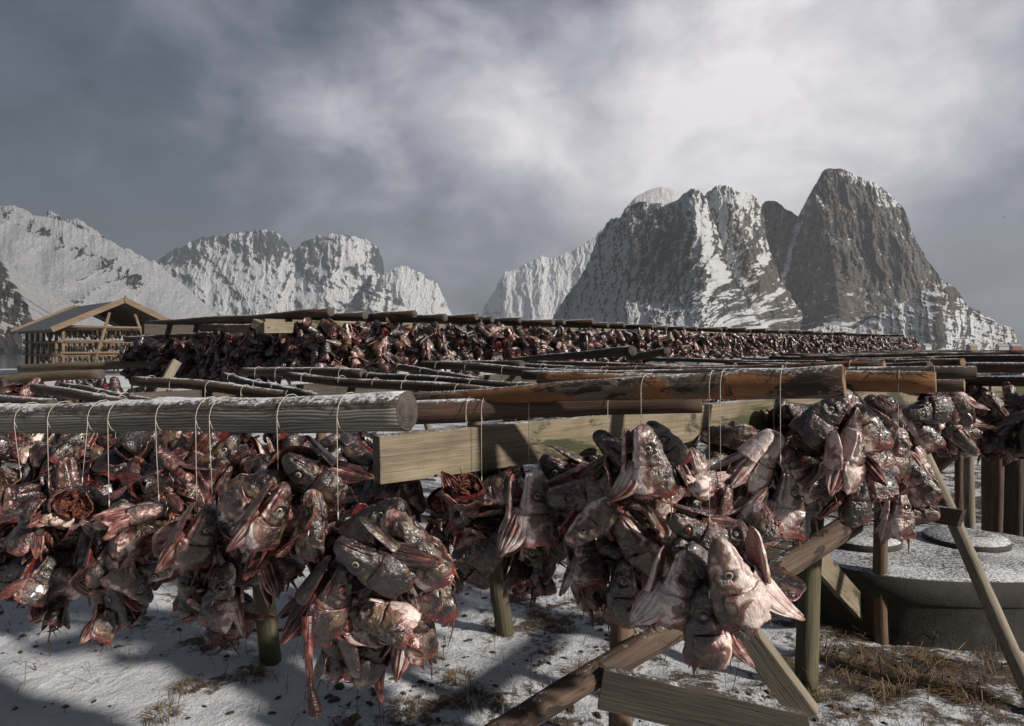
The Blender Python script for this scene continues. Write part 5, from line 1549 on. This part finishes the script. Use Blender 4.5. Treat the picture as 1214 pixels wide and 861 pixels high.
spots = [(225, 815, .8), (300, 803, .7), (505, 782, .9), (560, 832, 1.2), (480, 840, .8), (545, 808, .8), (640, 735, .9), (668, 742, 1.0), (975, 775, 1.5), (1015, 795, 1.2), (1085, 815, 1.5), (1135, 835, 1.8), (1060, 838, 1.1), (590, 745, 1.0), (1000, 755, 1.3), (1160, 850, 1.4), (1105, 790, 1.0), (690, 800, .8), (190, 850, .9), (985, 845, .8), (935, 800, .9)]
big = {12: 1}
for i, (px, py, s) in enumerate(spots):
    Y = EYE * F / (py - HZ); X = (px - 607) / F * Y
    o = bpy.data.objects.new('grass_tuft', TM[i % 4]); COL.objects.link(o)
    o.location = (X, Y, gz(X, Y)); s = .5 + .3 * s; o.scale = (s, s, s * .9); o.rotation_euler = (0, 0, random.random() * 6)
    tag(o, lab, 'grass tuft', 'dry grass tufts on the snow')
mb = MB()
for k in range(9000):
    Y = random.uniform(2.9, 11); px = random.uniform(-60, 1280); X = (px - 607) / F * Y
    dens = .5 + .9 * float(pn(X * .8, Y * .8, 4.0)) + (.0 if X > .6 else (-.24 if X < -1.2 else .04))
    if random.random() > dens: continue
    z = gz(X, Y); a = random.random() * 6.28; l = random.uniform(.03, .14); ln = random.uniform(.2, 1.6)
    d = Vector((cos(a), sin(a), 0)); b = Vector((X, Y, z - .004)); wv = Vector((-d.y, d.x, 0)) * random.uniform(.0012, .003)
    pts = [b, b + d * l * .4 + Vector((0, 0, l * .5 / ln)), b + d * l + Vector((0, 0, l * .35 / ln))]
    mb.add([pts[0] - wv, pts[0] + wv, pts[1] - wv, pts[1] + wv, pts[2]], [(0, 1, 3, 2), (2, 3, 4)])
tag(mb.build('dry_grass', (M_GRASS,)), 'loose dead grass blades scattered over the thin snow', 'grass', None, 'stuff')
M_LIT = simple('dark_litter', (.02, .015, .012), (.075, .05, .035), 20, .8)
mb = MB()
for k in range(3200):
    Y = random.uniform(2.9, 9); px = random.uniform(-40, 1250); X = (px - 607) / F * Y
    if random.random() > .35 + .9 * float(pn(X * 1.1, Y * 1.1, 9.0)): continue
    z = gz(X, Y); s = random.uniform(.006, .022) * (1.6 if random.random() < .1 else 1)
    M = Matrix.Translation((X, Y, z + s * .1)) @ Matrix.Rotation(random.random() * 6, 4, 'Z') @ Matrix.Diagonal((s * random.uniform(1, 2.4), s, s * .5, 1))
    V = [Vector((cos(i * 1.047) * random.uniform(.7, 1.1), sin(i * 1.047) * random.uniform(.7, 1.1), 0)) for i in range(6)]
    T = [v * .6 + Vector((0, 0, random.uniform(.5, 1))) for v in V]
    mb.add([M @ v for v in V + T], [(0, 1, 7, 6), (1, 2, 8, 7), (2, 3, 9, 8), (3, 4, 10, 9), (4, 5, 11, 10), (5, 0, 6, 11), (6, 7, 8, 9, 10, 11)])
tag(mb.build('ground_litter', (M_LIT,), smooth=False), 'dark scraps and pebbles strewn over the snow', 'litter', None, 'stuff')
# dead branched stem before the tank and upright stalks
M_STEM = simple('dry_stem', (.12, .075, .04), (.26, .17, .10), 40, .7)
def stem(label, px, py, Y, pts2, r, group=None):
    b = onground(px, Y, -.02); mb = MB()
    for chain in pts2:
        mb.tube([Vector((x, y, z)) for x, y, z in chain], [r * (1 - .75 * i / (len(chain) - 1)) for i in range(len(chain))], 5)
    o = mb.build('dead_stem', (M_STEM,), None, b); return tag(o, label, 'dead stem', group)
stem('branched reddish dead stem leaning right before the concrete tank', 1092, 775, 4.1, [[(0, 0, 0), (.10, 0, .09), (.20, .01, .13), (.28, .02, .2)], [(.14, 0, .105), (.24, -.03, .11), (.31, -.03, .15)], [(.2, .01, .13), (.27, .04, .14)]], .006)
for i, (px, Y) in enumerate(((1068, 3.75), (1078, 3.9), (1030, 4.05), (1005, 4.2), (1100, 3.7), (1040, 3.55), (1118, 4.0), (1088, 4.25), (455, 3.6), (690, 3.9), (640, 3.5), (980, 4.25))):
    h = random.uniform(.12, .26); a = random.uniform(-.3, .3)
    stem('thin upright dead stalk rising from the snow', px, 0, Y, [[(0, 0, 0), (a * h * .3, .01, h * .5), (a * h, 0, h)], [(a * h * .3, .01, h * .5), (a * h * .3 + .03, 0, h * .75)]], .0045, 'upright dead stalks in the snow')

# ================================================================== FAR SHORE
M_HW = [simple('far_wall_paint', c, tuple(x * 1.2 for x in c), 2, .8) for c in ((.30, .06, .04), (.55, .53, .5), (.32, .22, .09))]
M_HR = simple('far_roof', (.10, .10, .11), (.5, .5, .53), 1, .7)
for i, (px, c, wd, lb) in enumerate(((1086, 0, 8, 'tiny red house on the far shore below the brush slope'), (1098, 1, 9, 'tiny white house right of the red one on the far shore'), (1152, 2, 10, 'tiny ochre house on the far shore left of the point'), (1188, 1, 12, 'pale low house out on the far point'), (1203, 0, 13, 'red low house at the tip of the far point'))):
    Y = 860.0; q = P(px, 414.5, Y)
    hs = empty('house', (q.x, q.y, q.z), random.uniform(-.4, .4)); tag(hs, lb, 'house', 'houses along the far shore')
    mb = MB(); mb.box((-wd / 2, -4, -6), (wd / 2, 4, 4.0)); mb.build('wall', (M_HW[c],), hs, smooth=False)
    mb = MB(); mb.add([(-wd / 2 - .5, -4.5, 4.01), (wd / 2 + .5, -4.5, 4.01), (wd / 2 + .5, 4.5, 4.01), (-wd / 2 - .5, 4.5, 4.01), (-wd / 2 - .5, 0, 7.5), (wd / 2 + .5, 0, 7.5)], [(0, 1, 5, 4), (2, 3, 4, 5), (0, 4, 3), (1, 2, 5), (0, 3, 2, 1)]); mb.build('roof', (M_HR,), hs, smooth=False)
# birds
M_BIRD = simple('bird_plumage', (.03, .03, .032), (.06, .06, .065), 5)
for (px, py, Y, lb) in ((481, 268, 130, 'tiny dark bird gliding in the grey gap between the mountains'), (1191, 258, 150, 'tiny dark bird gliding near the blunt peak')):
    mb = MB()
    V = [(0, .25, .02), (.05, 0, .05), (0, -.3, 0), (-.05, 0, .05), (.35, .05, .18), (.75, -.1, .10), (.3, -.12, .12), (-.35, .05, .18), (-.75, -.1, .10), (-.3, -.12, .12), (0, 0, -.05)]
    mb.add(V, [(0, 4, 1), (1, 4, 6), (4, 5, 6), (1, 6, 2), (0, 3, 7), (3, 9, 7), (7, 9, 8), (3, 2, 9), (0, 1, 3), (1, 2, 3), (0, 10, 1), (0, 3, 10), (1, 10, 2), (3, 2, 10)])
    tag(mb.build('bird', (M_BIRD,), None, P(px, py, Y)), lb, 'bird', 'birds in the sky')
